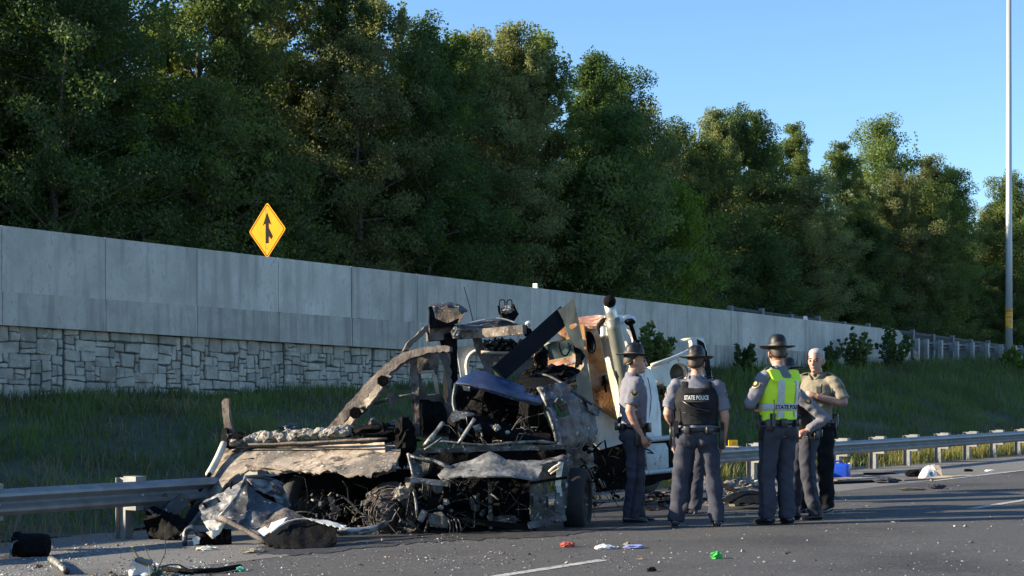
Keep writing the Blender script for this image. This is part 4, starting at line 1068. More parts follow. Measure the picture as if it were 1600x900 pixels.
def bar(name, pts, r, m, parent=None, seg=8, wob=.0):
    """a bent bar or pipe through (column, row, distance) points; r in metres or (a, b)"""
    SEED[0] += 1; off = SEED[0]*2.1; q = [P(*p) for p in pts]; out = []
    for i in range(len(q)-1):
        k = max(2, int((q[i+1]-q[i]).length/.12))
        for j in range(k): out.append(q[i].lerp(q[i+1], j/k))
    out.append(q[-1])
    for _ in range(2):
        out = [out[0]] + [(out[i-1]+out[i]*2+out[i+1])/4 for i in range(1, len(out)-1)] + [out[-1]]
    if wob: out = [p + Vector((noise.noise(p*4+Vector((off, 0, 0))), noise.noise(p*4+Vector((0, off, 0))), noise.noise(p*4+Vector((0, 0, off)))))*wob for p in out]
    rr = r
    if wob: rr = [(r*(1+.45*noise.noise(p*9+Vector((off, 1, 0)))), r*(.7+.4*noise.noise(p*7+Vector((1, off, 0))))) for p in out]
    mb = MB(); mb.tube(out, rr, seg); return mb.build(name, m, parent, True)
def slab(name, a, b, wid, thick, m, parent=None, tilt=0.0, jit=.0):
    """a straight beam of rectangular section between two points"""
    A, B = P(*a), P(*b); dd = (B-A); L_ = dd.length; dd.normalize(); side = dd.cross(Vector((0, 1, 0)));
    if side.length < .1: side = dd.cross(Vector((0, 0, 1)))
    side.normalize(); up = dd.cross(side); c, s = math.cos(tilt), math.sin(tilt); side, up = side*c+up*s, up*c-side*s
    k = max(2, int(L_/.15)); vs_ = []; fs = []
    for i in range(k+1):
        p = A.lerp(B, i/k); j = Vector((0, 0, 0))
        if jit: j = Vector((noise.noise(p*5), noise.noise(p*5+Vector((9, 0, 0))), noise.noise(p*5+Vector((0, 9, 0)))))*jit
        for (u_, v_) in ((-1, -1), (1, -1), (1, 1), (-1, 1)): vs_.append(p+side*u_*wid/2+up*v_*thick/2+j*(1+.4*u_))
    for i in range(k):
        for q in range(4): fs.append((i*4+q, i*4+(q+1) % 4, i*4+4+(q+1) % 4, i*4+4+q))
    fs += [(3, 2, 1, 0), (k*4, k*4+1, k*4+2, k*4+3)]
    return mk(name, vs_, fs, m, parent)
def lump(name, px, py, d, rx, ry, rz, m, parent=None, rough=.35, seed=None, freq=2.2, seg=14, rings=9, spike=0.0):
    """an uneven charred lump; radii in metres"""
    SEED[0] += 1; o_ = (seed or SEED[0])*5.1; c = P(px, py, d); vs_ = []; fs = []
    for i in range(rings+1):
        th_ = math.pi*i/rings
        for k in range(seg):
            an = 2*math.pi*k/seg; q = Vector((math.sin(th_)*math.cos(an), math.sin(th_)*math.sin(an), -math.cos(th_)))
            s = 1+rough*(noise.noise(q*freq+Vector((o_, 0, 0)))+.6*noise.noise(q*freq*2.3+Vector((0, o_, 0)))+spike*abs(noise.noise(q*freq*4+Vector((0, 0, o_)))))
            vs_.append(c+Vector((q.x*rx, q.y*ry, q.z*rz))*s)
    for i in range(rings):
        for k in range(seg): fs.append((i*seg+k, i*seg+(k+1) % seg, (i+1)*seg+(k+1) % seg, (i+1)*seg+k))
    return mk(name, vs_, fs, m, parent)
def tangle(name, box, n_wire, n_shard, m, parent, seed, label=None, size=.05):
    """burnt odds and ends nobody could count, filling (col0, col1, row0, row1, d0, d1)"""
    rs = random.Random(seed); x0, x1, y0, y1, d0, d1 = box; mb = MB()
    def rp(): return P(rs.uniform(x0, x1), rs.uniform(y0, y1), rs.uniform(d0, d1))
    for _ in range(n_wire):
        a = rp(); v = Vector((rs.gauss(0, 1), rs.gauss(0, .6), rs.gauss(0, .8))).normalized()*rs.uniform(.08, .4); b = a+v; mid = a.lerp(b, .5)+Vector((rs.gauss(0, .06), rs.gauss(0, .05), rs.gauss(0, .07)))
        r_ = rs.choice([.003, .004, .005, .007, .012]); mb.tube([a, a.lerp(mid, .6)+Vector((0, 0, .01)), mid, b], r_, 5)
    for _ in range(n_shard):
        a = rp(); s = size*.55*rs.uniform(.4, 1.6); k = rs.randint(4, 6); nn = Vector((rs.gauss(0, 1), rs.gauss(0, 1), rs.gauss(0, 1))).normalized(); t1 = nn.orthogonal().normalized(); t2 = nn.cross(t1)
        ring = [a+(t1*math.cos(6.283*i/k)+t2*math.sin(6.283*i/k))*s*rs.uniform(.5, 1.3)+nn*rs.uniform(-.3, .3)*s for i in range(k)]
        th = .012 if rs.random() < .6 else s*.6
        mb.add(ring+[p-nn*th for p in ring], [tuple(range(k)), tuple(reversed(range(k, 2*k)))]+[(i, k+i, k+(i+1) % k, (i+1) % k) for i in range(k)])
    o = mb.build(name, m, parent); o['kind'] = 'stuff'
    if label: o['label'] = label
    return o
def wheel(px, py, d, r, w, yaw, parent, burnt=False, tilt=0.0, name='wheel'):
    c = P(px, py, d); mx = Matrix.Rotation(yaw, 3, 'Z') @ Matrix.Rotation(tilt, 3, 'Y') @ Matrix.Rotation(math.pi/2, 3, 'Y')
    mb = MB(); pr = [(r*.62, -w*.42), (r*.7, -w*.5), (r*.9, -w*.5), (r*.97, -w*.42), (r, -w*.2), (r, w*.2), (r*.97, w*.42), (r*.9, w*.5), (r*.7, w*.5), (r*.62, w*.42), (r*.6, 0), (r*.62, -w*.42)]
    mb.lathe(c, pr, 36, mtx=mx); t = mb.build(name, m_tyre, parent, True)
    mb = MB(); pr = [(.001, w*.18), (r*.16, w*.2), (r*.2, w*.1), (r*.45, w*.02), (r*.56, w*.3), (r*.615, w*.4), (r*.61, w*.3), (r*.58, -w*.3), (.001, -w*.3)]
    mb.lathe(c, pr, 28, mtx=mx); mb.build('rim', m_burnt, t, True); return t

def dk(pts, k=.0048, c=480): return [(p[0], p[1], p[2]-k*(p[0]-c))+tuple(p[3:]) for p in pts]
# ------------------------------------------------------------ 1. the flatbed truck with its rusted cab
fb = root('flatbed_truck', G(700, 795), 'burnt-out flatbed truck with orange rusted cab, bleached deck and chrome exhaust stack', 'truck')
sheet('deck_panel', dk([(354, 700, 19.2), (480, 694, 19.4), (628, 690, 19.7), (622, 715, 19.3), (618, 735, 18.9), (600, 738, 18.8), (588, 744, 18.75), (566, 738, 18.75), (548, 742, 18.7), (520, 735, 18.75), (492, 740, 18.7), (458, 735, 18.7), (432, 739, 18.65), (408, 733, 18.7), (385, 736, 18.6), (368, 742, 18.5), (350, 758, 18.3), (338, 775, 18.15), (346, 792, 18.0), (322, 796, 17.95), (299, 788, 18.0), (318, 755, 18.5)]), m_tan, fb, cr=.010, th=.02, jit=1.6)
sheet('fascia_board', dk([(410, 703, 19.2), (500, 697, 19.32), (600, 690, 19.45), (602, 706, 19.35), (600, 716, 19.3), (555, 722, 19.22), (480, 717, 19.15), (410, 714, 19.1)]), m_tan2, fb, cr=.006, th=.05, jit=.4)
sheet('peeled_skin', dk([(470, 716, 19.05), (520, 721, 19.0), (575, 719, 18.95), (612, 722, 18.9), (610, 733, 18.7), (585, 737, 18.6), (580, 746, 18.55), (560, 741, 18.55), (540, 744, 18.5), (515, 734, 18.6), (500, 740, 18.5), (470, 735, 18.6), (455, 726, 18.85)]), m_tan, fb, cr=.022, th=.01, jit=2.2, sc=16)
sheet('peeled_skin', dk([(385, 715, 19.0), (440, 708, 19.05), (470, 716, 19.0), (500, 722, 18.85), (507, 728, 18.7), (494, 737, 18.6), (440, 734, 18.6), (400, 728, 18.7), (372, 728, 18.8)]), m_tan, fb, cr=.02, th=.012, jit=1.0)
for k, (x0, y0, x1, y1, dd, rad) in enumerate(((358, 700, 600, 689, 19.05, .018), (360, 696, 604, 685, 19.1, .022))):
    bar('deck_rail', dk([(x0, y0, dd), ((x0+x1)/2, (y0+y1)/2+1, dd+.1), (x1, y1, dd+.2)]), rad, m_brown if k else m_char, fb, wob=.008)
rs = random.Random(5)
am = MB()
for i in range(95):                              # molten crust lying along the deck edge
    f = i/95; px = lerp(360, 548, f); py = lerp(691, 676, f)-rs.uniform(-1, 6.5); c = P(px, py, 19.15+.3*f-.0048*(px-480)+rs.uniform(-.08, .08)); s = rs.uniform(.035, .075)
    b = len(am.v); ball(am, c, s, rs.uniform(.9, 1.5), 1, rs.uniform(.6, .95), 9) if False else None
    mtx = Matrix.Rotation(rs.uniform(-.6, .6), 3, 'Y'); o_ = rs.uniform(0, 50)
    for a in range(6):
        th_ = math.pi*a/5
        for k in range(8):
            an = 2*math.pi*k/8; q = Vector((math.sin(th_)*math.cos(an)*1.4, math.sin(th_)*math.sin(an), -math.cos(th_)*.75)); q *= s*(1+.5*noise.noise(q*2.5+Vector((o_, 0, 0)))); am.v.append(c+mtx @ q)
    for a in range(5):
        for k in range(8): am.f.append((b+a*8+k, b+a*8+(k+1) % 8, b+a*8+8+(k+1) % 8, b+a*8+8+k))
o = am.build('molten_crust', m_ash, fb); o['kind'] = 'stuff'; o['label'] = 'pale molten ash crust along the deck edge'
lump('charred_load', 595, 682, 19.2, .36, .25, .13, m_char, fb, .5, freq=3, seg=22, rings=14, spike=.5)
lump('charred_load', 632, 690, 19.0, .12, .18, .24, m_char, fb, .5, freq=3, seg=18, rings=12, spike=.5)
lump('charred_load', 452, 668, 19.8, .12, .1, .05, m_greyb, fb, .3)
lump('charred_load', 582, 664, 19.8, .06, .06, .09, m_burnt, fb, .5)
lump('charred_load', 622, 667, 19.9, .11, .1, .07, m_greyb, fb, .4)
sheet('stake_post', dk([(346, 628, 19.1), (352, 622, 19.1), (357, 624, 19.1), (358, 650, 19.1), (364, 676, 19.15), (364, 690, 19.15), (351, 694, 19.1), (349, 660, 19.1)]), m_brown, fb, cr=.01, th=.05, jit=.5)
sheet('stake_bracket', dk([(346, 670, 19.05), (353, 668, 19.05), (356, 700, 19.0), (345, 700, 19.0)]), m_char, fb, cr=.02, th=.05)
lump('charred_load', 371, 683, 19.65, .14, .1, .05, m_char, fb, .5)
bar('side_rail', dk([(350, 693, 19.0), (340, 718, 18.75), (326, 742, 18.45)]), .042, m_cream, fb, 10)
bar('side_rail', dk([(328, 740, 18.45), (314, 762, 18.2), (298, 790, 17.95)]), .025, m_char, fb, 8)
sheet('deck_stain_strip', dk([(352, 722, 18.85), (396, 715, 18.93), (396, 718, 18.9), (352, 727, 18.82)]), m_char, fb, cr=.0, th=.006, jit=.3)
# under the deck
for dd in (19.5, 20.1):
    slab('chassis_rail', (430, 762, dd-.2), (1010, 715, dd+4.1), .22, .08, m_char, fb)
slab('cross_member', (440, 752, 19.2), (640, 745, 19.7), .2, .3, m_char, fb)
sheet('mud_flap', [(395, 745, 19.2), (470, 742, 19.3), (480, 800, 19.3), (400, 815, 19.1)], m_char, fb, cr=.05, th=.03)
sheet('dark_void_backing', [(470, 742, 19.6), (650, 735, 20.0), (655, 825, 19.9), (470, 828, 19.4)], m_char, fb, cr=.08, th=.04)  # charcoal sheet added behind the void so it stays dark below the deck
yw = math.pi/2-TH
for (px, py, dd) in ((478, 787, 19.35), (560, 782, 20.05)):
    w_ = wheel(px, py, dd, .43, .26, -TH, fb)
for (px, py, dd) in ((1003, 722, 24.1),): wheel(px, py, dd, .46, .28, -TH, fb)
sheet('melted_mudguard', [(512, 775, 18.7), (517, 770, 18.7), (521, 785, 18.7), (531, 797, 18.75), (533, 806, 18.8), (522, 808, 18.8), (516, 795, 18.75)], m_tan, fb, cr=.03, th=.015, jit=1.5)
tangle('burnt_scrap', (470, 650, 770, 832, 18.3, 19.4), 60, 50, m_char, fb, 3, 'charred springs and scrap hanging below the deck')
tangle('burnt_scrap', (480, 600, 770, 835, 18.0, 18.5), 30, 36, m_burnt, fb, 31, 'greyish scrap below the deck')
# the cab
win = [(850, 541), (862, 534), (897, 529), (900, 540), (893, 556), (858, 563)]
sheet('cab_rear_wall', [(834, 524, 22.0), (846, 518, 22.0), (870, 512, 22.1), (912, 506, 22.2), (918, 560, 22.2), (922, 600, 22.2), (880, 602, 22.1), (836, 604, 22.0)], m_rust, fb, cr=.012, th=.05, holes=[win], jit=.3, yaw=30)
sheet('rear_window_glass', [(845, 545, 22.15), (862, 530, 22.15), (902, 525, 22.2), (902, 545, 22.2), (895, 562, 22.2), (855, 568, 22.15)], m_glass, fb, cr=0, th=.006, jit=.1, yaw=30)
sheet('window_sill', [(838, 572, 21.9), (900, 558, 22.0), (902, 566, 22.0), (838, 583, 21.9)], m_rust2, fb, cr=.02, th=.06, yaw=30)
bar('hose', [(873, 535, 22.0), (875, 550, 22.0), (883, 560, 22.0), (890, 550, 22.0), (892, 538, 22.0)], .013, m_char, fb, 6)
dw = [(914, 520), (921, 517), (927, 524), (931, 540), (929, 551), (923, 553), (917, 545)]
sheet('cab_door', [(906, 512, 22.2), (915, 509, 22.2), (931, 510, 22.25), (938, 530, 22.3), (948, 580, 22.4), (957, 620, 22.45), (962, 655, 22.5), (930, 632, 22.35), (922, 640, 22.25), (914, 580, 22.2)], m_rust, fb, cr=.008, th=.05, holes=[dw], jit=.2, bulge=.05, yaw=34)
bar('door_seal', [(x, y, 22.2) for x, y in dw+dw[:1]], .012, m_char, fb, 6)
lump('burnt_headrest', 922, 532, 22.45, .06, .12, .17, m_char, fb, .4)
sheet('door_handle', [(940, 588, 22.2), (946, 586, 22.2), (948, 600, 22.2), (941, 603, 22.2)], m_char, fb, cr=.02, th=.05); bar('door_handle_stalk', [(945, 600, 22.2), (947, 613, 22.25)], .014, m_char, fb, 6)
sheet('door_skirt', [(924, 632, 22.3), (963, 657, 22.45), (975, 668, 22.5), (982, 690, 22.5), (938, 703, 22.45), (925, 690, 22.35)], m_cabw, fb, cr=.006, th=.05, jit=.3)
sheet('cab_corner', [(931, 508, 22.25), (941, 503, 22.2), (953, 503, 22.2), (964, 540, 22.3), (980, 600, 22.4), (990, 640, 22.4), (985, 660, 22.45), (966, 660, 22.5), (957, 620, 22.45), (948, 575, 22.35), (940, 535, 22.3)], m_cream, fb, cr=.004, th=.06, jit=.2, bulge=.06, yaw=40)
sheet('cab_roof', [(822, 524, 22.0), (836, 516, 22.3), (870, 506, 22.6), (900, 496, 22.8), (930, 492, 23.0), (945, 493, 22.7), (938, 499, 22.4), (931, 509, 22.25), (905, 510, 22.2), (868, 515, 22.1)], m_rust2, fb, cr=.015, th=.04, jit=.4)
sheet('cab_roof_front', [(945, 493, 22.6), (972, 492, 23.2), (992, 494, 23.6), (994, 500, 23.4), (975, 502, 22.9), (955, 505, 22.3), (947, 502, 22.3)], m_cabw, fb, cr=.02, th=.04, jit=.4)
sheet('roof_hole_dark', [(938, 500, 22.25), (945, 496, 22.25), (949, 497, 22.25), (943, 505, 22.2), (936, 511, 22.2)], m_char, fb, cr=.01, th=.02)  # black sheet painting in the darkness of a hole in the roof
lump('roof_lamp', 826, 506, 22.0, .05, .05, .04, m_pale, fb, .1)
mb = MB(); c = P(945, 517, 22.05); mb.lathe(c, [(.001, .07), (.05, .06), (.065, .02), (.06, -.04), (.07, -.05), (.07, -.09), (.001, -.1)], 14); mb.build('work_lamp', m_chrome, fb, True)
st0, st1 = (952, 474, 21.9), (984, 645, 22.1)
bar('exhaust_stack', [st0, st1], .075, m_chrome, fb, 18)
bar('stack_shield', [(957, 498, 21.82), (986, 650, 22.02)], .098, m_olive, fb, 18)
lump('stack_mouth', 952.5, 471, 21.85, .085, .09, .085, m_char, fb, .05)
bar('stack_bracket', [(950, 516, 22.0), (964, 512, 21.9)], .02, m_chrome, fb, 6)
sheet('windscreen_pillar', [(968, 497, 22.9), (978, 495, 23.0), (990, 520, 23.1), (1003, 540, 23.2), (998, 548, 23.2), (984, 545, 23.0), (972, 520, 22.9)], m_cabw, fb, cr=.01, th=.06, holes=[[(977, 515), (983, 512), (992, 531), (994, 541), (986, 542), (980, 528)]])
sheet('torn_visor', [(975, 494, 23.0), (984, 491, 23.1), (995, 502, 23.2), (986, 500, 23.1)], m_cabw, fb, cr=.03, th=.01)
bar('mirror_arm', [(984, 503, 22.8), (990, 520, 22.9), (994, 537, 23.0)], .03, m_char, fb, 8); lump('mirror', 994, 536, 22.95, .05, .05, .06, m_char, fb, .2); lump('mirror', 984, 503, 22.8, .07, .05, .05, m_char, fb, .2)
sheet('cab_side', [(988, 560, 23.0), (1018, 578, 23.8), (1026, 600, 23.9), (1032, 640, 23.9), (1034, 683, 23.9), (1000, 690, 23.4), (975, 697, 22.9), (980, 640, 22.8)], m_cabw, fb, cr=.006, th=.05, jit=.2)
bar('door_gap', [(1012, 590, 23.55), (1020, 620, 23.6), (1014, 655, 23.55), (1008, 675, 23.5)], .006, m_char, fb, 5)
hl = [(1060+13.5*math.cos(a*math.pi/8), 583+16*math.sin(a*math.pi/8)) for a in range(16)]
sheet('hood', [(1016, 572, 24.0), (1040, 566, 24.2), (1062, 557, 24.4), (1083, 545, 24.7), (1080, 531, 24.8), (1068, 529, 24.9), (1084, 526, 24.9), (1099, 528, 25.0), (1108, 560, 25.0), (1115, 600, 24.9), (1117, 640, 24.8), (1096, 640, 24.6), (1075, 606, 24.3), (1052, 608, 24.2), (1032, 600, 24.0), (1020, 590, 23.9)], m_cream, fb, cr=.015, th=.06, holes=[hl], jit=.4, bulge=.15)
bar('hood_edge', [(1018, 571, 23.95), (1050, 561, 24.1), (1083, 545, 24.5)], .03, m_pale, fb, 8)
mb = MB(); c = P(1060, 583, 24.35); mb.lathe(c, [(.145, -.1), (.15, .0), (.13, .1), (.06, .16), (.001, .17)], 22, mtx=Matrix.Rotation(-math.pi/2, 3, 'X')); mb.build('headlight_bucket', m_olive, fb, True)
sheet('torn_hood_lip', [(1090, 530, 24.6), (1100, 536, 24.6), (1108, 560, 24.7), (1114, 600, 24.7), (1108, 600, 24.6), (1100, 566, 24.55), (1092, 545, 24.5)], m_char, fb, cr=.03, th=.02)
tangle('engine_scrap', (1028, 1050, 600, 640, 23.9, 24.4), 30, 26, m_char, fb, 6, 'dark engine pieces showing below the hood')
sheet('cab_underside', [(926, 695, 22.7), (985, 690, 22.9), (1052, 688, 23.9), (1056, 745, 24.0), (1010, 760, 23.6), (930, 770, 22.9)], m_char, fb, cr=.05, th=.3)
sheet('fuel_tank', [(1008, 694, 23.2), (1040, 692, 23.5), (1044, 700, 23.55), (1045, 730, 23.55), (1012, 738, 23.2)], m_pale, fb, cr=.004, th=.35, jit=.1, bulge=.06)
for y_ in (688, 739): bar('step_rail', [(985, y_+2, 22.9), (1054, y_-5, 23.6)], .035, m_pale, fb, 8)
tangle('burnt_scrap', (915, 1010, 700, 780, 22.3, 23.2), 50, 40, m_char, fb, 9, 'charred scrap below the cab')
bar('brake_hose', [(917, 757, 20.5), (928, 748, 20.5), (940, 749, 20.5), (944, 762, 20.5)], .025, m_bare, fb, 8)

# ------------------------------------------------------------ 2. the gutted box-body frame standing on the bed
bx_ = root('truck_body_frame', P(640, 678, 19.95), 'scorched curved body frame with torn panels standing on the deck behind the van', 'vehicle frame')
arc = [(506, 674, 19.9), (526, 652, 19.9), (548, 626, 19.95), (572, 598, 20.0), (598, 572, 20.0), (625, 553, 20.05), (655, 543, 20.1), (690, 540, 20.15), (702, 541, 20.15), (702, 549, 20.15), (668, 551, 20.1), (636, 562, 20.05), (610, 581, 20.0), (585, 606, 20.0), (560, 634, 19.95), (538, 658, 19.9), (524, 674, 19.9)]
sheet('arched_frame', arc, m_brown, bx_, cr=.016, th=.09, jit=1.3, yaw=26)
sheet('inner_frame', [(528, 674, 19.85), (546, 652, 19.9), (572, 622, 19.9), (588, 602, 19.95), (606, 585, 19.95), (612, 588, 19.95), (597, 606, 19.95), (580, 628, 19.9), (560, 650, 19.9), (538, 676, 19.85)], m_tan, bx_, cr=.016, th=.05, jit=1.6, yaw=30)
sheet('torn_skin', [(606, 580, 19.98), (622, 562, 20.0), (650, 553, 20.05), (640, 562, 20.05), (622, 574, 20.0), (610, 590, 19.98), (608, 600, 19.96), (600, 592, 19.96)], m_greyb, bx_, cr=.03, th=.012, jit=1.6)
for (px, py, r_) in ((555, 645, .075), (598, 595, .07)):
    c = P(px, py, 19.82); mb = MB(); mb.lathe(c, [(.001, .05), (r_*.9, .05), (r_, .03), (r_, -.04), (.001, -.05)], 7, mtx=Matrix.Rotation(math.pi/2, 3, 'X')); mb.build('hub_plate', m_char, bx_)
bar('stay_bar', [(562, 637, 19.9), (606, 624, 19.95), (622, 620, 19.95)], .022, m_burnt, bx_)
bar('stay_bar', [(622, 620, 19.95), (648, 616, 20.0)], .016, m_brown, bx_)
sheet('torn_gusset', [(602, 608, 19.9), (612, 611, 19.9), (626, 622, 19.95), (617, 634, 19.95), (611, 645, 19.9), (609, 632, 19.9)], m_brown, bx_, cr=.03, th=.012, jit=1.2)
hole1 = [(658, 582), (678, 580), (684, 598), (683, 617), (664, 618), (660, 600)]
hole2 = [(686, 560), (694, 572), (700, 610), (698, 632), (690, 615), (683, 590)]
hole3 = [(671, 640), (678, 641), (676, 652), (668, 656)]
sheet('torn_side_panel', [(640, 560, 20.1), (662, 549, 20.1), (690, 545, 20.15), (703, 552, 20.2), (706, 600, 20.2), (706, 682, 20.15), (660, 684, 20.1), (644, 680, 20.05), (647, 655, 20.05), (643, 625, 20.05), (646, 600, 20.05), (640, 580, 20.05)], m_brown, bx_, cr=.02, th=.015, holes=[hole1, hole2, hole3], jit=1.5, yaw=10)
bar('window_trim', [(657, 582, 20.02), (678, 580, 20.05)], .02, m_tan2, bx_, 6); bar('window_trim', [(679, 586, 20.05), (684, 616, 20.05)], .028, m_tan2, bx_, 6); bar('window_trim', [(668, 617, 20.03), (683, 616, 20.05)], .012, m_tan2, bx_, 6)
sheet('panel_rib', [(640, 562, 20.0), (650, 558, 20.0), (654, 600, 20.0), (656, 680, 20.0), (646, 680, 20.0), (648, 640, 20.0), (643, 605, 20.0)], m_brown, bx_, cr=.03, th=.05, jit=1.2)
sheet('melted_box', [(658, 624, 20.0), (690, 628, 20.05), (697, 640, 20.05), (698, 675, 20.05), (662, 678, 20.0)], m_char, bx_, cr=.05, th=.2, jit=1.5)
sheet('corner_column', [(694, 522, 20.2), (714, 518, 20.25), (716, 600, 20.25), (714, 682, 20.2), (700, 682, 20.15), (702, 560, 20.15)], m_char, bx_, cr=.012, th=.16, jit=.6)
sheet('column_collar', [(671, 512, 20.15), (712, 508, 20.25), (712, 530, 20.25), (672, 532, 20.15)], m_brown, bx_, cr=.015, th=.2, jit=.5)
sheet('air_duct_front', [(670, 480, 20.1), (676, 478, 20.1), (681, 498, 20.1), (700, 505, 20.1), (718, 498, 20.15), (712, 510, 20.15), (672, 514, 20.1)], m_char, bx_, cr=.02, th=.1, jit=.8)
sheet('air_duct_lid', [(672, 477, 20.1), (690, 473, 20.3), (706, 472, 20.4), (722, 478, 20.4), (731, 485, 20.3), (722, 490, 20.2), (716, 480, 20.1), (700, 477, 20.05), (680, 479, 20.0)], m_burnt, bx_, cr=.015, th=.015, jit=.7)
sheet('air_duct_back', [(680, 479, 20.35), (720, 482, 20.35), (727, 490, 20.3), (720, 500, 20.3), (712, 510, 20.3), (682, 505, 20.35)], m_brown, bx_, cr=.02, th=.02, jit=1.0)
sheet('duct_liner', [(698, 479, 20.15), (717, 478, 20.15), (717, 488, 20.15), (706, 488, 20.15)], m_tan2, bx_, cr=.008, th=.02, jit=.4)
sheet('duct_liner', [(678, 479, 20.15), (692, 481, 20.15), (690, 487, 20.12), (679, 487, 20.12)], m_ash, bx_, cr=.02, th=.02, jit=.4)
sheet('crusted_strut', [(636, 536, 20.1), (655, 518, 20.15), (668, 508, 20.2), (670, 516, 20.2), (655, 530, 20.15), (640, 544, 20.1), (630, 548, 20.1)], m_brown, bx_, cr=.02, th=.1, jit=1.2)
sheet('curled_roof', [(711, 507, 20.2), (728, 505, 20.3), (745, 504, 20.35), (757, 499, 20.4), (770, 497, 20.4), (786, 498, 20.4), (800, 503, 20.35), (818, 510, 20.3), (800, 513, 20.1), (760, 515, 20.05), (722, 516, 20.05), (715, 512, 20.1)], m_burnt, bx_, cr=.015, th=.015, jit=.6, bulge=-.05)
bar('roof_lip', [(711, 507, 20.15), (740, 504, 20.25), (757, 499, 20.3), (772, 496.5, 20.3), (790, 498, 20.3), (812, 507, 20.25)], .014, m_pale, bx_, 6, wob=.01)
slab('header_beam', (707, 524, 20.35), (820, 515, 19.9), .11, .1, m_tan, bx_, jit=.012)
lump('foam_end', 711, 520, 20.05, .05, .05, .06, m_ash, bx_, .5)
sheet('bent_bracket', [(815, 510, 20.2), (822, 507, 20.2), (835, 522, 20.2), (832, 527, 20.2), (820, 526, 20.2)], m_char, bx_, cr=.02, th=.05)
sheet('debris_tray', [(752, 549, 20.25), (800, 552, 20.3), (815, 548, 20.3), (800, 562, 20.3), (785, 570, 20.3), (765, 568, 20.25), (758, 560, 20.25)], m_tan, bx_, cr=.015, th=.12, jit=.6, yaw=20)
bar('tray_rim', [(752, 550, 20.15), (780, 552, 20.2), (806, 551, 20.25)], .02, m_tan2, bx_, 6)
tangle('tray_debris', (754, 818, 530, 549, 20.2, 20.5), 0, 150, m_burnt, bx_, 12, 'burnt rubble heaped in the tray', size=.035)
lump('tray_load', 786, 541, 20.42, .2, .12, .08, m_char, bx_, .5, freq=4, seg=20, rings=12)
slab('yellow_post', (776, 566, 20.3), (779, 590, 20.3), .085, .06, flat('scorched_yellow', (.62, .5, .2), .6), bx_)
sheet('sagging_pillar', [(738, 529, 20.35), (752, 528, 20.35), (757, 550, 20.35), (768, 575, 20.3), (774, 585, 20.3), (760, 586, 20.3), (750, 560, 20.35), (742, 545, 20.35)], m_brown, bx_, cr=.02, th=.06)
dr = [(731, 570), (735, 557), (742, 550), (751, 549), (756, 556), (764, 590), (768, 606), (739, 610), (733, 590)]
sheet('door_frame', [(713, 543, 20.6), (737, 538.5, 20.6), (752, 541, 20.65), (760, 548, 20.65), (776, 606, 20.65), (770, 616, 20.65), (724, 618, 20.6), (722, 600, 20.6)], m_pale, bx_, cr=.004, th=.06, holes=[dr], jit=.3)
bar('door_seal', [(736, 606, 20.55), (729, 580, 20.55), (729, 563, 20.55), (735, 553, 20.55), (744, 548, 20.55), (752, 548, 20.55)], .028, m_cabw, bx_, 8)
bar('whip_antenna', [(725, 448, 20.4), (733, 476, 20.4), (740, 504, 20.4)], .005, m_char, bx_, 5)
sheet('beacon_bracket', [(783, 490, 20.3), (790, 486, 20.3), (800, 488, 20.3), (803, 474, 20.3), (809, 488, 20.35), (811, 491, 20.35), (803, 502, 20.3), (786, 498, 20.3)], m_char, bx_, cr=.02, th=.08, jit=.5)
lump('beacon', 792, 484, 20.25, .085, .06, .045, m_ash, bx_, .4)
for (a, b) in ((780, 789), (792, 800)): bar('beacon_guard', [(a, 488, 20.25), (a, 470, 20.25), (a+1, 468.5, 20.25), (b-1, 468, 20.25), (b, 470, 20.25), (b, 482, 20.25)], .007, m_char, bx_, 5)
sheet('beacon_bracket', [(777, 478, 20.2), (781, 477, 20.2), (783, 490, 20.2), (779, 491, 20.2)], m_char, bx_, cr=.01, th=.04, jit=.2)
slab('fallen_beam', (779, 584, 19.85), (884, 490, 20.0), .215, .14, m_navy_b, bx_)
hole = [(889, 510), (893, 506), (900, 504.5), (902, 508), (898, 512), (892, 515)]
sheet('upright_alloy_plate', [(871, 484, 19.75), (880, 480, 19.75), (888, 473, 19.75), (893, 464, 19.75), (897, 467, 19.75), (906, 510, 19.8), (916, 560, 19.85), (927, 622, 19.9), (927, 642, 19.9), (904, 640, 19.85), (902, 610, 19.85), (900, 590, 19.85), (912, 572, 19.85), (914, 555, 19.85), (903, 545, 19.82), (898, 540, 19.82), (888, 526, 19.8), (880, 500, 19.78)], m_olive, bx_, cr=.005, th=.02, holes=[hole], jit=.3, yaw=12)
sheet('torn_lining', [(896, 540, 19.8), (908, 548, 19.8), (914, 556, 19.8), (910, 570, 19.8), (898, 575, 19.8), (899, 558, 19.8)], m_char, bx_, cr=.05, th=.05, jit=1.5)
lump('burnt_headrest', 845, 560, 20.6, .09, .08, .15, m_char, bx_, .45, freq=3)
lump('charred_mass', 852, 590, 20.9, .28, .15, .14, m_char, bx_, .5, freq=4, seg=20, rings=12)
lump('charred_mass', 880, 585, 20.3, .2, .15, .1, m_char, bx_, .5, freq=4, seg=20, rings=12)
bar('broken_strut', [(880, 600, 19.9), (908, 585, 19.9)], .03, m_bare, bx_, 6)

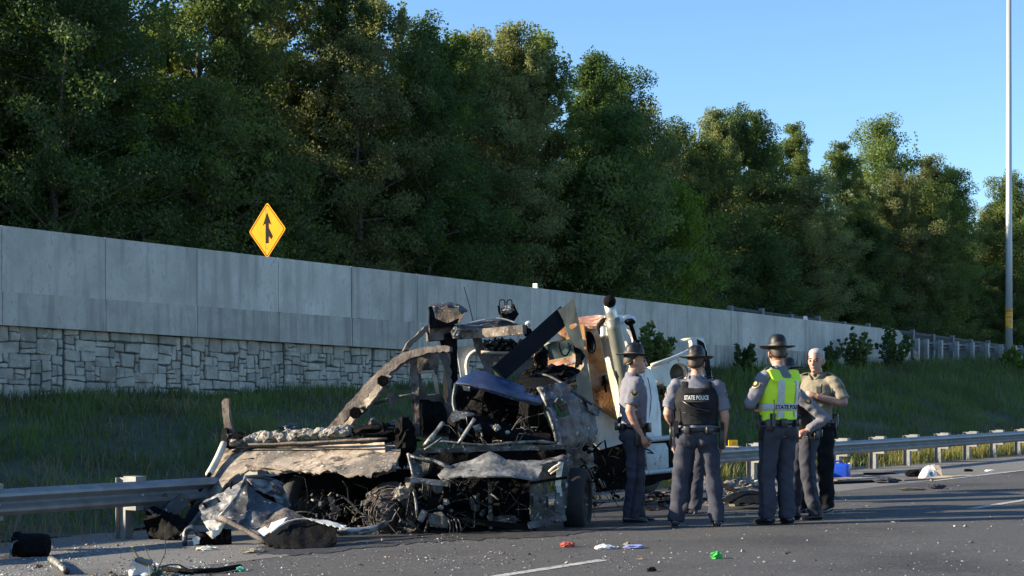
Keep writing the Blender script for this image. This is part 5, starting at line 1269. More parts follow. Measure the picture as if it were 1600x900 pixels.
# ------------------------------------------------------------ 3. the burnt van facing the camera
vn = root('burnt_van', G(765, 832), 'burnt-out van with ash-grey crumpled hood facing the camera', 'van')
sheet('hood', [(684, 741, 17.85), (697, 729, 18.0), (714, 724, 18.15), (735, 719, 18.25), (752, 711, 18.3), (765, 705, 18.3), (778, 710, 18.3), (790, 718, 18.25), (812, 720, 18.25), (838, 719, 18.2), (850, 722, 18.15), (846, 735, 17.95), (838, 750, 17.85), (800, 744, 17.75), (760, 744, 17.7), (715, 744, 17.75), (690, 748, 17.8)], mat('ash_grey_hood', [(.28, (.055, .055, .052)), (.5, (.15, .148, .14)), (.72, (.32, .31, .295))], 7, .7, .1, bump=.5, bscale=22, dist=.4, second=[(9, .58, .7, (.07, .068, .065), (1, 1, .35))]), vn, cr=.010, th=.015, jit=.6, sc=24, bulge=.10)
slab('cowl_beam', (651, 705, 18.35), (886, 698, 18.45), .05, .1, m_burnt, vn, jit=.012)
sheet('firewall', [(655, 705, 18.5), (884, 700, 18.6), (884, 740, 18.5), (660, 745, 18.4)], m_char, vn, cr=.03, th=.05)
bar('wiper_cowl', [(682, 689, 18.4), (705, 690, 18.4), (735, 694, 18.42), (770, 696, 18.45), (800, 692, 18.45), (830, 688, 18.45), (866, 692, 18.5)], .024, m_bare, vn, 8, wob=.012)
bar('fender_rail', [(640, 712, 18.1), (662, 718, 18.05), (685, 722, 18.0), (704, 731, 17.95)], .028, m_bare, vn, 8, wob=.015)
bar('fender_rail', [(664, 702, 18.2), (680, 694, 18.25), (690, 685, 18.3)], .02, m_bare, vn, 7, wob=.014)
sheet('fender_remnant', [(640, 712, 18.1), (650, 708, 18.15), (672, 716, 18.1), (668, 740, 18.05), (650, 750, 18.0), (643, 735, 18.0)], m_burnt, vn, cr=.04, th=.012, jit=1.4)
bar('fender_stay', [(638, 708, 18.0), (642, 728, 17.95), (647, 748, 17.9)], .026, m_bare, vn, 7, wob=.01)
slab('radiator_support', (632, 749, 17.85), (700, 756, 17.85), .055, .04, m_bare, vn, jit=.01)
sheet('lamp_panel', [(649, 757, 17.95), (702, 758, 17.95), (703, 806, 17.95), (670, 806, 17.95), (652, 795, 17.95)], m_char, vn, cr=.03, th=.02, holes=[[(684, 772), (692, 772), (693, 785), (685, 786)], [(658, 770), (666, 768), (668, 790), (660, 794)]], jit=1.0)
mb = MB(); c = P(684, 763, 17.88); mb.lathe(c, [(.055, -.02), (.06, .02), (.04, .03), (.02, .01), (.001, .0)], 16, mtx=Matrix.Rotation(math.pi/2, 3, 'X')); mb.build('lamp_socket', m_burnt, vn, True)
lump('melted_lamp', 697, 784, 17.88, .035, .03, .035, m_bare, vn, .4); lump('melted_lamp', 689, 793, 17.88, .03, .03, .025, m_bare, vn, .4)
bar('strut', [(646, 768, 17.85), (651, 785, 17.85), (653, 808, 17.85)], .022, m_bare, vn, 7, wob=.012)
for k in range(5): bar('cooling_fin', [(661+k*3.2, 756, 17.9), (660+k*3.2, 775+k % 3*3, 17.9)], .007, m_burnt, vn, 5)
p8 = [(828, 746, 17.9), (840, 728, 18.05), (860, 722, 18.1), (886, 716, 18.15), (889, 745, 18.1), (886, 780, 18.05), (882, 816, 18.0), (860, 818, 17.95), (829, 812, 17.9)]
sheet('lamp_panel', p8, m_burnt, vn, cr=.025, th=.02, holes=[[(858, 733), (872, 727), (873, 743), (858, 745)], [(854, 752), (870, 750), (868, 790), (858, 792)], [(841, 755), (849, 756), (850, 764), (842, 766)]], jit=.9)
sheet('lamp_bezel', [(832, 773, 17.86), (853, 772, 17.86), (854, 786, 17.86), (846, 794, 17.86), (836, 791, 17.86)], m_burnt, vn, cr=.015, th=.02, holes=[[(841, 778), (846, 777), (847, 786), (842, 787)]])
slab('fender_post', (877, 722, 18.0), (871, 760, 17.95), .06, .05, m_cream, vn, jit=.012)
slab('fender_post', (872, 758, 17.95), (874, 776, 17.95), .05, .04, m_pale, vn, jit=.01)
bar('fender_arc', [(858, 738, 17.95), (866, 729, 17.95), (878, 723, 17.95)], .024, m_cream, vn, 7, wob=.014); bar('fender_arc', [(860, 741, 17.92), (868, 735, 17.92), (876, 732, 17.92)], .012, m_tan2, vn, 6)
slab('bumper_bar', (829, 755, 17.82), (886, 746, 17.9), .03, .03, m_char, vn, jit=.008)
sheet('fender_top', [(836, 722, 18.2), (855, 716, 18.3), (880, 710, 18.4), (890, 712, 18.4), (888, 722, 18.2), (862, 722, 18.1), (840, 728, 18.05)], m_bare, vn, cr=.03, th=.012, jit=1.2)
sheet('corner_skin', [(868, 770, 17.9), (884, 768, 17.95), (882, 802, 17.95), (868, 800, 17.9)], m_greyb, vn, cr=.02, th=.02)
lump('fog_lamp', 871, 813, 17.9, .06, .04, .025, m_bare, vn, .2)
slab('centre_post', (765, 752, 17.95), (767, 826, 17.95), .04, .04, m_burnt, vn, jit=.006)
slab('lower_beam', (650, 806, 17.95), (830, 824, 17.95), .06, .06, m_char, vn); slab('lower_beam', (826, 822, 17.9), (884, 808, 18.0), .07, .06, m_greyb, vn, jit=.01)
sheet('engine_back', [(650, 742, 18.7), (835, 742, 18.75), (840, 828, 18.7), (648, 828, 18.6)], m_char, vn, cr=.05, th=.05)
lump('engine_block', 745, 785, 18.4, .38, .22, .24, m_char, vn, .35, freq=2.5, seg=22, rings=14, spike=.4)
tangle('engine_scrap', (655, 828, 752, 828, 17.95, 18.5), 80, 44, m_char, vn, 14, 'charred engine pieces in the open nose of the van')
tangle('engine_scrap', (655, 830, 760, 828, 17.9, 18.1), 26, 16, m_burnt, vn, 15, 'grey wires and fragments in the open nose of the van')
lump('melted_alloy', 790, 812, 18.0, .14, .08, .045, m_burnt, vn, .5); lump('melted_alloy', 742, 785, 18.05, .06, .05, .09, m_greyb, vn, .4)
# cabin
sheet('roof', [(712, 597, 18.9), (722, 588, 19.1), (745, 579, 19.4), (758, 580, 19.5), (790, 592, 19.5), (825, 606, 19.4), (846, 618, 19.1), (848, 628, 18.95), (838, 630, 18.8), (800, 620, 18.75), (765, 609, 18.75), (740, 601, 18.75), (722, 598, 18.8)], m_blue, vn, cr=.012, th=.03, jit=.5, bulge=.02)
bar('roof_edge', [(710, 600, 18.8), (722, 598, 18.75), (745, 603, 18.7), (780, 613, 18.7), (815, 624, 18.75), (845, 630, 18.8)], .018, m_greyb, vn, 7, wob=.008)
sheet('cabin_back', [(712, 600, 19.6), (840, 622, 19.7), (870, 690, 19.5), (700, 692, 19.3), (705, 650, 19.5)], m_char, vn, cr=.06, th=.04, holes=[[(722, 600), (734, 600), (735, 612), (724, 610)]])
bar('windscreen_frame', [(712, 600, 18.8), (708, 622, 18.75), (709, 642, 18.7), (716, 656, 18.65)], .03, m_greyb, vn, 8, wob=.01)
sheet('dashboard', [(700, 652, 18.7), (715, 642, 18.8), (740, 640, 18.9), (775, 655, 18.9), (810, 668, 18.8), (860, 678, 18.7), (862, 690, 18.6), (780, 680, 18.6), (740, 660, 18.6), (722, 650, 18.6), (712, 660, 18.6)], m_char, vn, cr=.04, th=.06, jit=1.2)
sheet('dashboard_edge', [(702, 650, 18.6), (712, 640, 18.65), (724, 643, 18.65), (742, 647, 18.6), (730, 650, 18.55), (716, 657, 18.55), (708, 660, 18.55)], m_greyb, vn, cr=.03, th=.02, jit=1.2)
lump('seat_back', 830, 645, 19.2, .15, .12, .28, m_char, vn, .3); lump('seat_back', 760, 640, 19.35, .2, .12, .22, m_char, vn, .35)
tangle('cabin_scrap', (712, 850, 660, 696, 18.5, 19.1), 26, 14, m_burnt, vn, 17, 'burnt fragments behind the cowl of the van')
tangle('cabin_scrap', (712, 850, 630, 692, 18.8, 19.4), 30, 24, m_char, vn, 18, 'charred fragments in the cabin of the van')
sheet('torn_bracket', [(738, 666, 18.5), (750, 662, 18.5), (753, 670, 18.5), (744, 676, 18.5)], m_bare, vn, cr=.03, th=.01)
lump('melted_glass', 776, 668, 18.5, .04, .03, .035, m_ash, vn, .5); lump('melted_glass', 793, 675, 18.5, .025, .02, .02, m_ash, vn, .4)
bar('a_pillar', [(842, 606, 19.0), (852, 622, 18.9), (862, 650, 18.75), (872, 680, 18.6), (876, 698, 18.5)], .032, m_bare, vn, 10, wob=.006)
bar('a_pillar_trim', [(855, 640, 18.75), (866, 668, 18.6), (870, 690, 18.5)], .022, m_burnt, vn, 6)
bar('a_pillar', [(692, 660, 18.55), (682, 675, 18.5), (664, 696, 18.35)], .035, m_bare, vn, 9, wob=.01)
bar('hood_hinge', [(742, 655, 18.45), (732, 670, 18.4), (716, 694, 18.3)], .026, m_bare, vn, 8, wob=.01)
bar('hood_hinge', [(728, 650, 18.45), (730, 664, 18.45)], .01, m_bare, vn, 6, wob=.014)
sheet('roof_remnant', [(800, 598, 19.6), (820, 590, 19.8), (842, 583, 20.0), (868, 585, 20.0), (878, 594, 19.8), (868, 602, 19.5), (850, 606, 19.3), (835, 608, 19.2)], m_char, vn, cr=.02, th=.03)
bar('roof_gutter', [(836, 583, 19.9), (858, 585, 19.8), (875, 596, 19.5), (900, 615, 19.3), (925, 632, 19.4)], .022, m_burnt, vn, 7, wob=.01)
sheet('crumpled_side', [(846, 604, 18.95), (866, 600, 19.0), (880, 596, 19.3), (895, 606, 19.4), (912, 620, 19.6), (930, 632, 19.9), (938, 645, 20.0), (930, 652, 19.9), (935, 672, 19.8), (930, 690, 19.7), (914, 704, 19.5), (895, 706, 19.1), (880, 702, 18.8), (876, 680, 18.7), (866, 650, 18.8), (854, 622, 18.9)], m_greyb, vn, cr=.05, th=.012, holes=[[(866, 624), (877, 622), (886, 634), (890, 648), (880, 652), (870, 650)]], jit=1.2, sc=13)
sheet('side_window_frame', [(868, 628, 18.85), (872, 622, 18.85), (882, 630, 18.95), (884, 640, 18.95), (878, 644, 18.9), (874, 636, 18.88)], m_burnt, vn, cr=.04, th=.02)
sheet('torn_flap', [(915, 622, 19.6), (935, 640, 19.9), (939, 636, 19.9), (936, 650, 19.8), (922, 644, 19.6)], m_greyb, vn, cr=.06, th=.01, jit=1.6, sc=10)
sheet('door_remnant', [(884, 700, 18.6), (928, 700, 19.5), (930, 770, 19.5), (915, 800, 19.4), (905, 760, 19.1), (890, 745, 18.6)], m_greyb, vn, cr=.07, th=.02, jit=1.6, sc=15)
tangle('side_scrap', (885, 935, 690, 800, 18.9, 19.9), 50, 50, m_char, vn, 19, 'charred pieces along the side of the van')
wheel(902, 782, 18.75, .37, .24, R(-12), vn); wheel(612, 800, 18.35, .33, .22, R(-8), vn, tilt=.12)
tw = MB(); rs = random.Random(21); c = P(612, 798, 18.2)
for i in range(46):                               # bare tyre cords of the burnt wheel
    a0 = rs.uniform(0, 6.28); r_ = rs.uniform(.22, .38); yy = rs.uniform(-.16, .1); pts = []
    for k in range(9):
        an = a0+k*.22; pts.append(c+Vector((math.cos(an)*r_*.85+rs.gauss(0, .006), yy+rs.gauss(0, .008), math.sin(an)*r_+rs.gauss(0, .006)-.06)))
    tw.tube(pts, .004, 4)
o = tw.build('tyre_cords', m_brown, vn); o['kind'] = 'stuff'; o['label'] = 'loops of bare wire left from the burnt front tyre'
tangle('wheel_scrap', (575, 655, 770, 835, 17.9, 18.5), 60, 60, m_brown, vn, 22, 'brown burnt scrap around the left front wheel', size=.04)
lump('hub', 628, 770, 18.0, .09, .08, .07, m_ash, vn, .5); lump('hub', 641, 758, 18.0, .05, .05, .08, m_tan, vn, .4)
slab('bumper_fragment', (656, 814, 17.75), (664, 798, 17.75), .07, .05, m_bare, vn)
sheet('bumper_fragment', [(668, 803, 17.75), (690, 800, 17.75), (702, 812, 17.75), (700, 826, 17.75), (672, 822, 17.75)], m_burnt, vn, cr=.03, th=.03)
for k in range(4): bar('hanging_wire', [(700+k*5, 812, 17.7), (704+k*5, 818, 17.7), (703+k*6, 832, 17.75)], .01, m_bare, vn, 5, wob=.014)
# ------------------------------------------------------------ loose wreckage on the road
cd_ = root('crumpled_door', G(400, 835), 'crumpled grey door skin with white torn edges lying before the flatbed', 'car door')
sheet('torn_skin', [(311, 790, 17.6), (318, 783, 17.7), (345, 770, 17.7), (368, 757, 17.7), (381, 750, 17.6), (383, 757, 17.5), (366, 778, 17.4), (348, 803, 17.3), (352, 818, 17.2), (330, 822, 17.2), (316, 812, 17.3)], m_bare, cd_, cr=.035, th=.012, holes=[[(316, 787), (340, 776), (346, 784), (322, 796)]], jit=1.4, sc=15)
sheet('torn_skin', [(383, 744, 17.6), (386, 756, 17.5), (402, 770, 17.4), (425, 783, 17.4), (444, 790, 17.4), (420, 803, 17.2), (412, 822, 17.0), (400, 828, 17.0), (366, 812, 17.1), (345, 808, 17.2), (368, 780, 17.4)], m_greyb, cd_, cr=.03, th=.012, jit=1.2, sc=20)
sheet('torn_skin', [(384, 744, 17.7), (410, 746, 17.8), (432, 750, 17.8), (444, 765, 17.7), (455, 790, 17.6), (446, 796, 17.5), (436, 790, 17.5), (428, 775, 17.6), (412, 770, 17.6), (398, 764, 17.6)], m_bare, cd_, cr=.03, th=.012, jit=1.2, sc=18)
bar('door_frame', [(384, 744, 17.55), (378, 764, 17.4), (362, 788, 17.2), (343, 808, 17.05)], .02, m_bare, cd_, 7)
bar('door_frame', [(384, 745, 17.6), (412, 746, 17.75), (434, 751, 17.8), (441, 757, 17.8)], .016, m_burnt, cd_, 7)
bar('door_frame', [(343, 808, 17.0), (372, 822, 16.9), (400, 838, 16.7), (416, 848, 16.6)], .028, m_brown, cd_, 7)
sheet('door_lining', [(404, 829, 16.95), (420, 806, 17.2), (440, 790, 17.4), (462, 800, 17.3), (480, 810, 17.2), (450, 812, 17.0), (425, 822, 16.9)], m_brown, cd_, cr=.03, th=.012, jit=1.0)
sheet('bright_edge', [(403, 830, 16.85), (414, 822, 16.9), (419, 826, 16.85), (424, 816, 16.95), (450, 808, 17.0), (440, 818, 16.9), (424, 830, 16.75), (412, 838, 16.7)], m_cabw, cd_, cr=.03, th=.01, jit=1.0)
sheet('bright_edge', [(318, 815, 17.15), (330, 812, 17.15), (352, 818, 17.1), (345, 826, 17.0), (333, 832, 16.95), (326, 826, 17.0)], m_cream, cd_, cr=.05, th=.012, jit=1.2, sc=10)
bar('hook', [(361, 764, 17.3), (360, 755, 17.3), (363, 752, 17.3)], .012, m_char, cd_, 6)
hd_ = root('crushed_hood', G(470, 855), 'black crushed hood with a pale rim lying on the road in front', 'car hood')
sheet('hood_skin', [(412, 843, 16.5), (424, 831, 16.6), (448, 813, 16.8), (470, 811, 16.9), (500, 815, 16.85), (527, 824, 16.7), (526, 846, 16.4), (510, 855, 16.25), (480, 858, 16.2), (440, 855, 16.2), (420, 852, 16.3)], m_char, hd_, cr=.035, th=.02, jit=1.2, bulge=.03, sc=14)
bar('hood_rim', [(424, 832, 16.5), (448, 812, 16.7), (475, 810, 16.8), (505, 815, 16.75), (530, 821, 16.65), (540, 824, 16.6)], .014, m_cabw, hd_, 7, wob=.012)
sheet('hood_rim', [(478, 809, 16.75), (505, 812, 16.75), (541, 821, 16.6), (538, 826, 16.55), (505, 818, 16.65)], m_pale, hd_, cr=.02, th=.01)
sp_ = root('twisted_rail', G(260, 838), 'twisted dark rail pieces jammed beneath the guard rail, left of the flatbed', 'wreckage')
for (a, b, w_, m_) in (((232, 805, 18.3), (262, 778, 18.5), .16, m_greyb), ((250, 812, 18.2), (286, 780, 18.5), .15, m_greyb), ((272, 838, 18.0), (318, 786, 18.3), .10, m_navy_b), ((285, 838, 17.9), (322, 795, 18.1), .06, m_greyb), ((228, 830, 18.2), (275, 820, 18.2), .3, m_char)):
    slab('rail_piece', a, b, w_, .03, m_, sp_, tilt=.5, jit=.03)
sheet('rail_piece', [(228, 800, 18.3), (240, 790, 18.3), (262, 800, 18.2), (290, 810, 18.1), (286, 838, 17.9), (250, 842, 18.0), (232, 836, 18.1)], m_char, sp_, cr=.1, th=.02, jit=2)
bar('torn_edge', [(232, 796, 18.2), (238, 800, 18.15), (243, 808, 18.1), (252, 804, 18.15)], .012, m_bare, sp_, 5)
# an assembly that looks like a strap and canister
mo = root('burnt_motor', G(325, 853), 'black burnt motor with a curved strap, in front of the crumpled door', 'motor')
g_ = G(335, 852); dd = g_.y
bar('strap', [(289, 852, dd), (288, 835, dd), (291, 827, dd), (299, 823, dd), (307, 827, dd), (310, 836, dd)], (.02, .045) if False else .026, m_greyb, mo, 8)
bar('drum', [(308, 842, dd), (340, 840, dd+.1)], .07, m_char, mo, 12)
for k, (px, py) in enumerate(((338, 838), (347, 839), (356, 840))): bar('fin_ring', [(px, py-13, dd), (px+1, py+13, dd)], .035, m_char, mo, 8)
sheet('cloth_scrap', [(300, 843, dd-.15), (306, 837, dd-.15), (313, 841, dd-.15), (311, 850, dd-.15), (303, 852, dd-.15)], m_cabw, mo, cr=.03, th=.01)
sheet('tin_scrap', [(322, 832, dd-.1), (340, 828, dd-.1), (350, 822, dd-.05), (343, 834, dd-.1), (332, 842, dd-.1)], m_cream, mo, cr=.04, th=.01)
def onroad(px, py): g = G(px, py); return g, g.y
# tyre section on the far left
g, dd = onroad(52, 870); ty = root('wheel_hub', g, 'charred cogged wheel drum on the road at the far left', 'wheel')
mb = MB(); mx = Matrix.Rotation(R(70), 3, 'Z') @ Matrix.Rotation(math.pi/2, 3, 'X'); c = P(52, 852, dd)
mb.lathe(c, [(.001, -.16), (.10, -.17), (.115, -.15), (.118, .08), (.105, .14), (.09, .15), (.001, .12)], 24, mtx=Matrix.Rotation(R(90), 3, 'Y')); mb.build('drum', m_char, ty, True)
mb = MB()
for k in range(18):
    an = 2*math.pi*k/18; mb.box(c+Vector((-.155, math.cos(an)*.115, math.sin(an)*.115)), .05, .028, .028, rx=an, jit=.004, rng=rs)
mb.build('cog_ring', m_char, ty)
sheet('ground_plate', [(0, 868, dd), (40, 866, dd+.2), (90, 868, dd), (130, 872, dd-.15), (60, 876, dd-.35), (0, 874, dd-.3)], m_burnt, ty, cr=.01, th=.02, jit=1.5)
bar('hooked_wire', [(17, 878, dd-.3), (16, 855, dd-.2), (20, 847, dd-.15), (27, 845, dd-.1)], .012, m_bare, ty, 6)
def strip(name, pts, r_, m_, label, cat, flat_=None):
    q = []
    for (px, py) in pts: g = G(px, py); q.append(g+Vector((0, 0, r_+.004)))
    mb = MB(); mb.tube(q, r_, 8); o = mb.build(name, m_, None, True); return tag(o, label, cat)
strip('trim_strip', [(79, 879), (90, 886), (104, 899)], .03, m_bare, 'short pale metal trim on the road below the cogged drum', 'trim')
strip('trim_strip', [(255, 893), (290, 898), (340, 896), (375, 890)], .022, m_char, 'long dark rubber trim curving along the bottom left', 'trim')
tr_ = root('bumper_trim', G(560, 838), 'curved pale bumper trim lying between the crushed hood and the van', 'trim')
bar('trim', [(522, 832, 16.9), (545, 834, 16.9), (570, 832, 17.0), (590, 825, 17.2), (602, 818, 17.4)], .04, m_bare, tr_, 8, wob=.01); bar('trim', [(530, 826, 17.1), (560, 830, 17.1), (592, 822, 17.3)], .02, m_pale, tr_, 8)
ec = root('broken_component', G(222, 899), 'white and brown broken component standing at the bottom edge, left', 'wreckage')
g, dd = onroad(222, 901)
sheet('shell', [(201, 899, dd), (203, 880, dd), (214, 871, dd+.1), (236, 876, dd+.15), (248, 882, dd+.1), (240, 899, dd)], m_cabw, ec, cr=.05, th=.03, holes=[[(205, 884), (211, 882), (212, 890), (206, 892)]], jit=1)
sheet('cap', [(212, 872, dd-.02), (222, 870, dd), (240, 878, dd+.05), (236, 882, dd), (222, 877, dd-.05)], m_brown, ec, cr=.03, th=.03)
tangle('loose_wire', (222, 250, 878, 899, dd-.1, dd+.2), 7, 8, flat('wire_green', (.05, .07, .035), .6), ec, 41, 'dark green loose wires')
def litter(name, px, py, w, h, m_, label, cat, kind='lump', dp=None):
    g = G(px, py); d = g.y
    if kind == 'lump':
        SEED[0] += 1; o = lump(name, px, py-h*.4*F/d*.9, d, w*.4, (dp or w*.6)*.4, h*.45, m_, None, .45, freq=2.6, seg=16, rings=10)
    return tag(o, label, cat)
m_red = flat('red_scrap', (.42, .09, .06), .7); m_grn = flat('green_scrap', (.04, .38, .06), .7); m_lil = flat('blue_cloth', (.22, .26, .5), .9); m_wht = flat('white_scrap', (.72, .72, .7), .7); m_wood = mat('plank_wood', [(.3, (.42, .30, .17)), (.7, (.58, .45, .29))], 4, .8, stretch=(1, 1, 1)); m_drk = flat('dark_cloth', (.03, .032, .045), .9)
litter('crumpled_scrap', 887, 855, .18, .06, m_red, 'red crumpled scrap on the road below the van', 'litter')
litter('crumpled_cloth', 945, 858, .24, .05, m_wht, 'white crumpled cloth on the road left of the pale blue one', 'cloth')
litter('crumpled_cloth', 990, 857, .24, .045, m_lil, 'pale blue crumpled cloth on the road below the nearest officers', 'cloth')
litter('crumpled_scrap', 1120, 873, .12, .075, m_grn, 'bright green scrap on the road below the black vest officer', 'litter')
litter('charred_scrap', 398, 864, .28, .05, m_tan, 'tan charred scrap on the road below the crumpled door', 'litter')
litter('crumpled_paper', 322, 860, .26, .05, m_cream, 'pale crumpled paper in front of the burnt motor', 'litter')
litter('charred_scrap', 60, 888, .09, .045, m_brown, 'small brown scrap below the cogged drum', 'litter')
litter('plastic_bottle', 376, 893, .09, .05, flat('bottle_green', (.12, .42, .28), .3), 'small green plastic piece at the end of the dark trim', 'litter')
litter('charred_scrap', 784, 866, .07, .04, m_tan, 'small tan lump on the road below the van', 'litter')
litter('charred_scrap', 1018, 893, .09, .04, m_char, 'small black scrap at the bottom right of centre', 'litter')
# right-hand side: jug, boards, bag, cloth
g, dd = onroad(1309, 748); m_jug = flat('jug_blue', (.015, .07, .48), .35, var=.1)
jg = root('plastic_jug', g, 'blue plastic jug lying beside the guard rail', 'jug')
bm = bmesh.new(); bmesh.ops.create_cube(bm, size=1)
s_ = dd/F
for v in bm.verts: v.co = Vector((v.co.x*37*s_, v.co.y*.32, v.co.z*24*s_))
bmesh.ops.bevel(bm, geom=bm.edges[:], offset=.055, segments=4, affect='EDGES', profile=.5)
for v in bm.verts:
    v.co.x += .02*v.co.z; k = 1-.06*(v.co.z*6)**2*0; v.co = g+Vector((0, 0, 12*s_))+Matrix.Rotation(R(-18), 3, 'Z') @ v.co
bm_obj('jug_body', bm, m_jug, jg, True)
bar('jug_handle', [(1299, 724, dd-.05), (1303, 720.5, dd-.05), (1314, 720, dd-.05), (1318, 724, dd-.05)], .016, m_jug, jg, 8)
c = P(1326, 727, dd-.02); mb = MB(); mb.lathe(c, [(.035, -.02), (.035, .03), (.028, .045), (.001, .045)], 12, mtx=Matrix.Rotation(R(60), 3, 'Y')); mb.build('jug_cap', m_wht, jg, True)
def board(px0, py0, px1, py1, wid, th, m_, label, jit=.0, lift=.0):
    a, b = G(px0, py0), G(px1, py1); a.z += th/2+lift+.004; b.z += th/2+lift+.004; dd = (b-a).normalized(); s = dd.cross(Vector((0, 0, 1))).normalized(); vs_ = []; fs = []
    k = 6
    for i in range(k+1):
        p = a.lerp(b, i/k); j = Vector((0, 0, jit*noise.noise(p*2)))
        w_ = wid*(1+.12*noise.noise(p*3+Vector((4, 0, 0))))
        for (u_, v_) in ((-1, -1), (1, -1), (1, 1), (-1, 1)): vs_.append(p+s*u_*w_/2+Vector((0, 0, v_*th/2))+j)
    for i in range(k):
        for q in range(4): fs.append((i*4+q, i*4+(q+1) % 4, i*4+4+(q+1) % 4, i*4+4+q))
    fs += [(3, 2, 1, 0), (k*4, k*4+1, k*4+2, k*4+3)]
    return tag(mk('board', vs_, fs, m_), label, 'board')
board(1290, 752, 1372, 746, .5, .03, m_tan, 'scorched tan board in front of the blue jug', .02)
board(1296, 757, 1400, 752, .25, .03, m_char, 'dark board lying before the scorched tan board', .02, .01)
board(1402, 752, 1460, 749, .3, .025, m_brown, 'thin brown board right of the dark cloth', .02)
board(1455, 749, 1512, 744, .28, .025, m_wood, 'pale wooden board below the white bag', .015)
board(1350, 742, 1398, 741, .3, .02, m_char, 'charred strip behind the scorched boards', .02)
litter('cloth_heap', 1385, 755, .5, .12, m_drk, 'dark blue cloth heap on the boards right of the blue jug', 'cloth')
litter('cloth_heap', 1464, 764, .32, .09, m_drk, 'dark rag on the road below the white bag', 'cloth')
litter('cloth_heap', 1425, 766, .5, .05, m_brown, 'flat brown rag beside the dark rag on the road', 'cloth')
litter('black_sack', 1427, 745, .36, .15, m_char, 'black rounded bag just left of the white bag', 'bag')
g, dd = onroad(1457, 746); wb_ = root('plastic_bag', g, 'white plastic bag with dark scribbled print on the shoulder', 'bag')
m_bag = mat('printed_white_bag', [(.44, (.72, .70, .66)), (.55, (.78, .76, .72))], 3, .6, second=[(9, .56, .6, (.16, .16, .17), (1, 1, .5))])
sheet('bag_body', [(1436, 743, dd-.2), (1441, 733, dd), (1450, 727, dd+.1), (1460, 725, dd+.1), (1468, 729, dd+.05), (1471, 742, dd-.1), (1462, 746, dd-.2), (1448, 747, dd-.3)], m_bag, wb_, cr=.08, th=.3, step=4, sc=12, bulge=.12)
sheet('bag_flap', [(1455, 726, dd-.1), (1468, 727, dd-.1), (1472, 742, dd-.25), (1466, 738, dd-.2)], m_tan2, wb_, cr=.03, th=.03, step=4)
litter('dark_scrap', 1513, 737, .22, .07, m_char, 'small dark scrap on the shoulder right of the white bag', 'litter'); litter('white_scrap', 1546, 737, .25, .05, m_wht, 'white flat scrap on the shoulder near the edge line', 'litter')
# heap behind the officers
hp_ = root('debris_heap', G(1160, 780), 'low heap of scorched panels on the road between the two turned officers', 'debris')
sheet('panel', [(1120, 755, 22.6), (1150, 748, 22.9), (1185, 752, 22.9), (1205, 760, 22.6), (1200, 770, 22.2), (1160, 766, 22.2), (1128, 772, 22.0)], m_tan, hp_, cr=.1, th=.02, jit=1.5, sc=14)
sheet('panel', [(1125, 783, 21.4), (1145, 770, 21.8), (1175, 766, 22.0), (1205, 772, 21.9), (1210, 782, 21.4), (1170, 787, 21.2)], m_char, hp_, cr=.06, th=.02, jit=1.2, bulge=.1)
bar('panel_edge', [(1126, 782, 21.2), (1146, 770, 21.5), (1172, 766, 21.8), (1205, 771, 21.7)], .015, m_burnt, hp_, 6)
lump('insulation', 1162, 757, 22.5, .14, .12, .10, m_ash, hp_, .5, freq=3, seg=18, rings=12); lump('insulation', 1187, 756, 22.6, .1, .1, .05, m_cream, hp_, .5)
bar('panel_edge', [(1120, 752, 22.3), (1140, 765, 22.0), (1160, 770, 21.9)], .03, m_char, hp_, 6)
for k, (x0, x1, y0, y1, n_, m_, lb) in enumerate(((1010, 1065, 765, 800, 60, m_char, 'charred crumbs on the road under the cab'), (1000, 1215, 768, 792, 70, m_brown, 'brown crumbs strewn around the debris heap'))):
    mb = MB(); rs = random.Random(60+k)
    for _ in range(n_):
        p = G(rs.uniform(x0, x1), rs.uniform(y0, y1)); s = rs.uniform(.02, .08); mb.box(p+Vector((0, 0, s*.3)), s*2, s*1.5, s*.6, rz=rs.uniform(0, 3), rx=rs.uniform(-.3, .3), jit=s*.3, rng=rs)
    tag(mb.build('road_crumbs', m_), lb, 'debris', kind='stuff')
mb = MB(); p_ = P(1145, 690, 1); t_ = 0
# yellow reflector clipped to the rail
for k in range(-6, 42):
    t_ = TP0+1.905*k; x, y = TN(t_, -.1)
    if abs(800+F*x/y-1145) < 22: break
tq = tn(*TN(t_, 0))[0]; best = min((abs(800+F*TN(q, -.05)[0]/TN(q, -.05)[1]-1145), q) for q in [i*.02 for i in range(600, 2600)])[1]
x, y = TN(best, -.05); zt = rail_z(best)
rf = root('rail_reflector', (x, y, zt), 'small yellow reflector block on top of the guard rail beside the black vest officer', 'reflector')
mb = MB(); mb.box((x, y, zt+.012), .3, .14, .02, rz=-TH); mb.build('bracket', m_galv_d, rf); mb = MB(); mb.box((x, y, zt+.075), .16, .06, .105, rz=0); mb.build('reflector_body', flat('reflector_yellow', (.85, .5, .01), .4), rf); mb = MB(); mb.box((x, y-.034, zt+.075), .07, .008, .05); mb.build('reflector_lens', flat('reflector_amber', (.8, .33, .01), .3), rf)
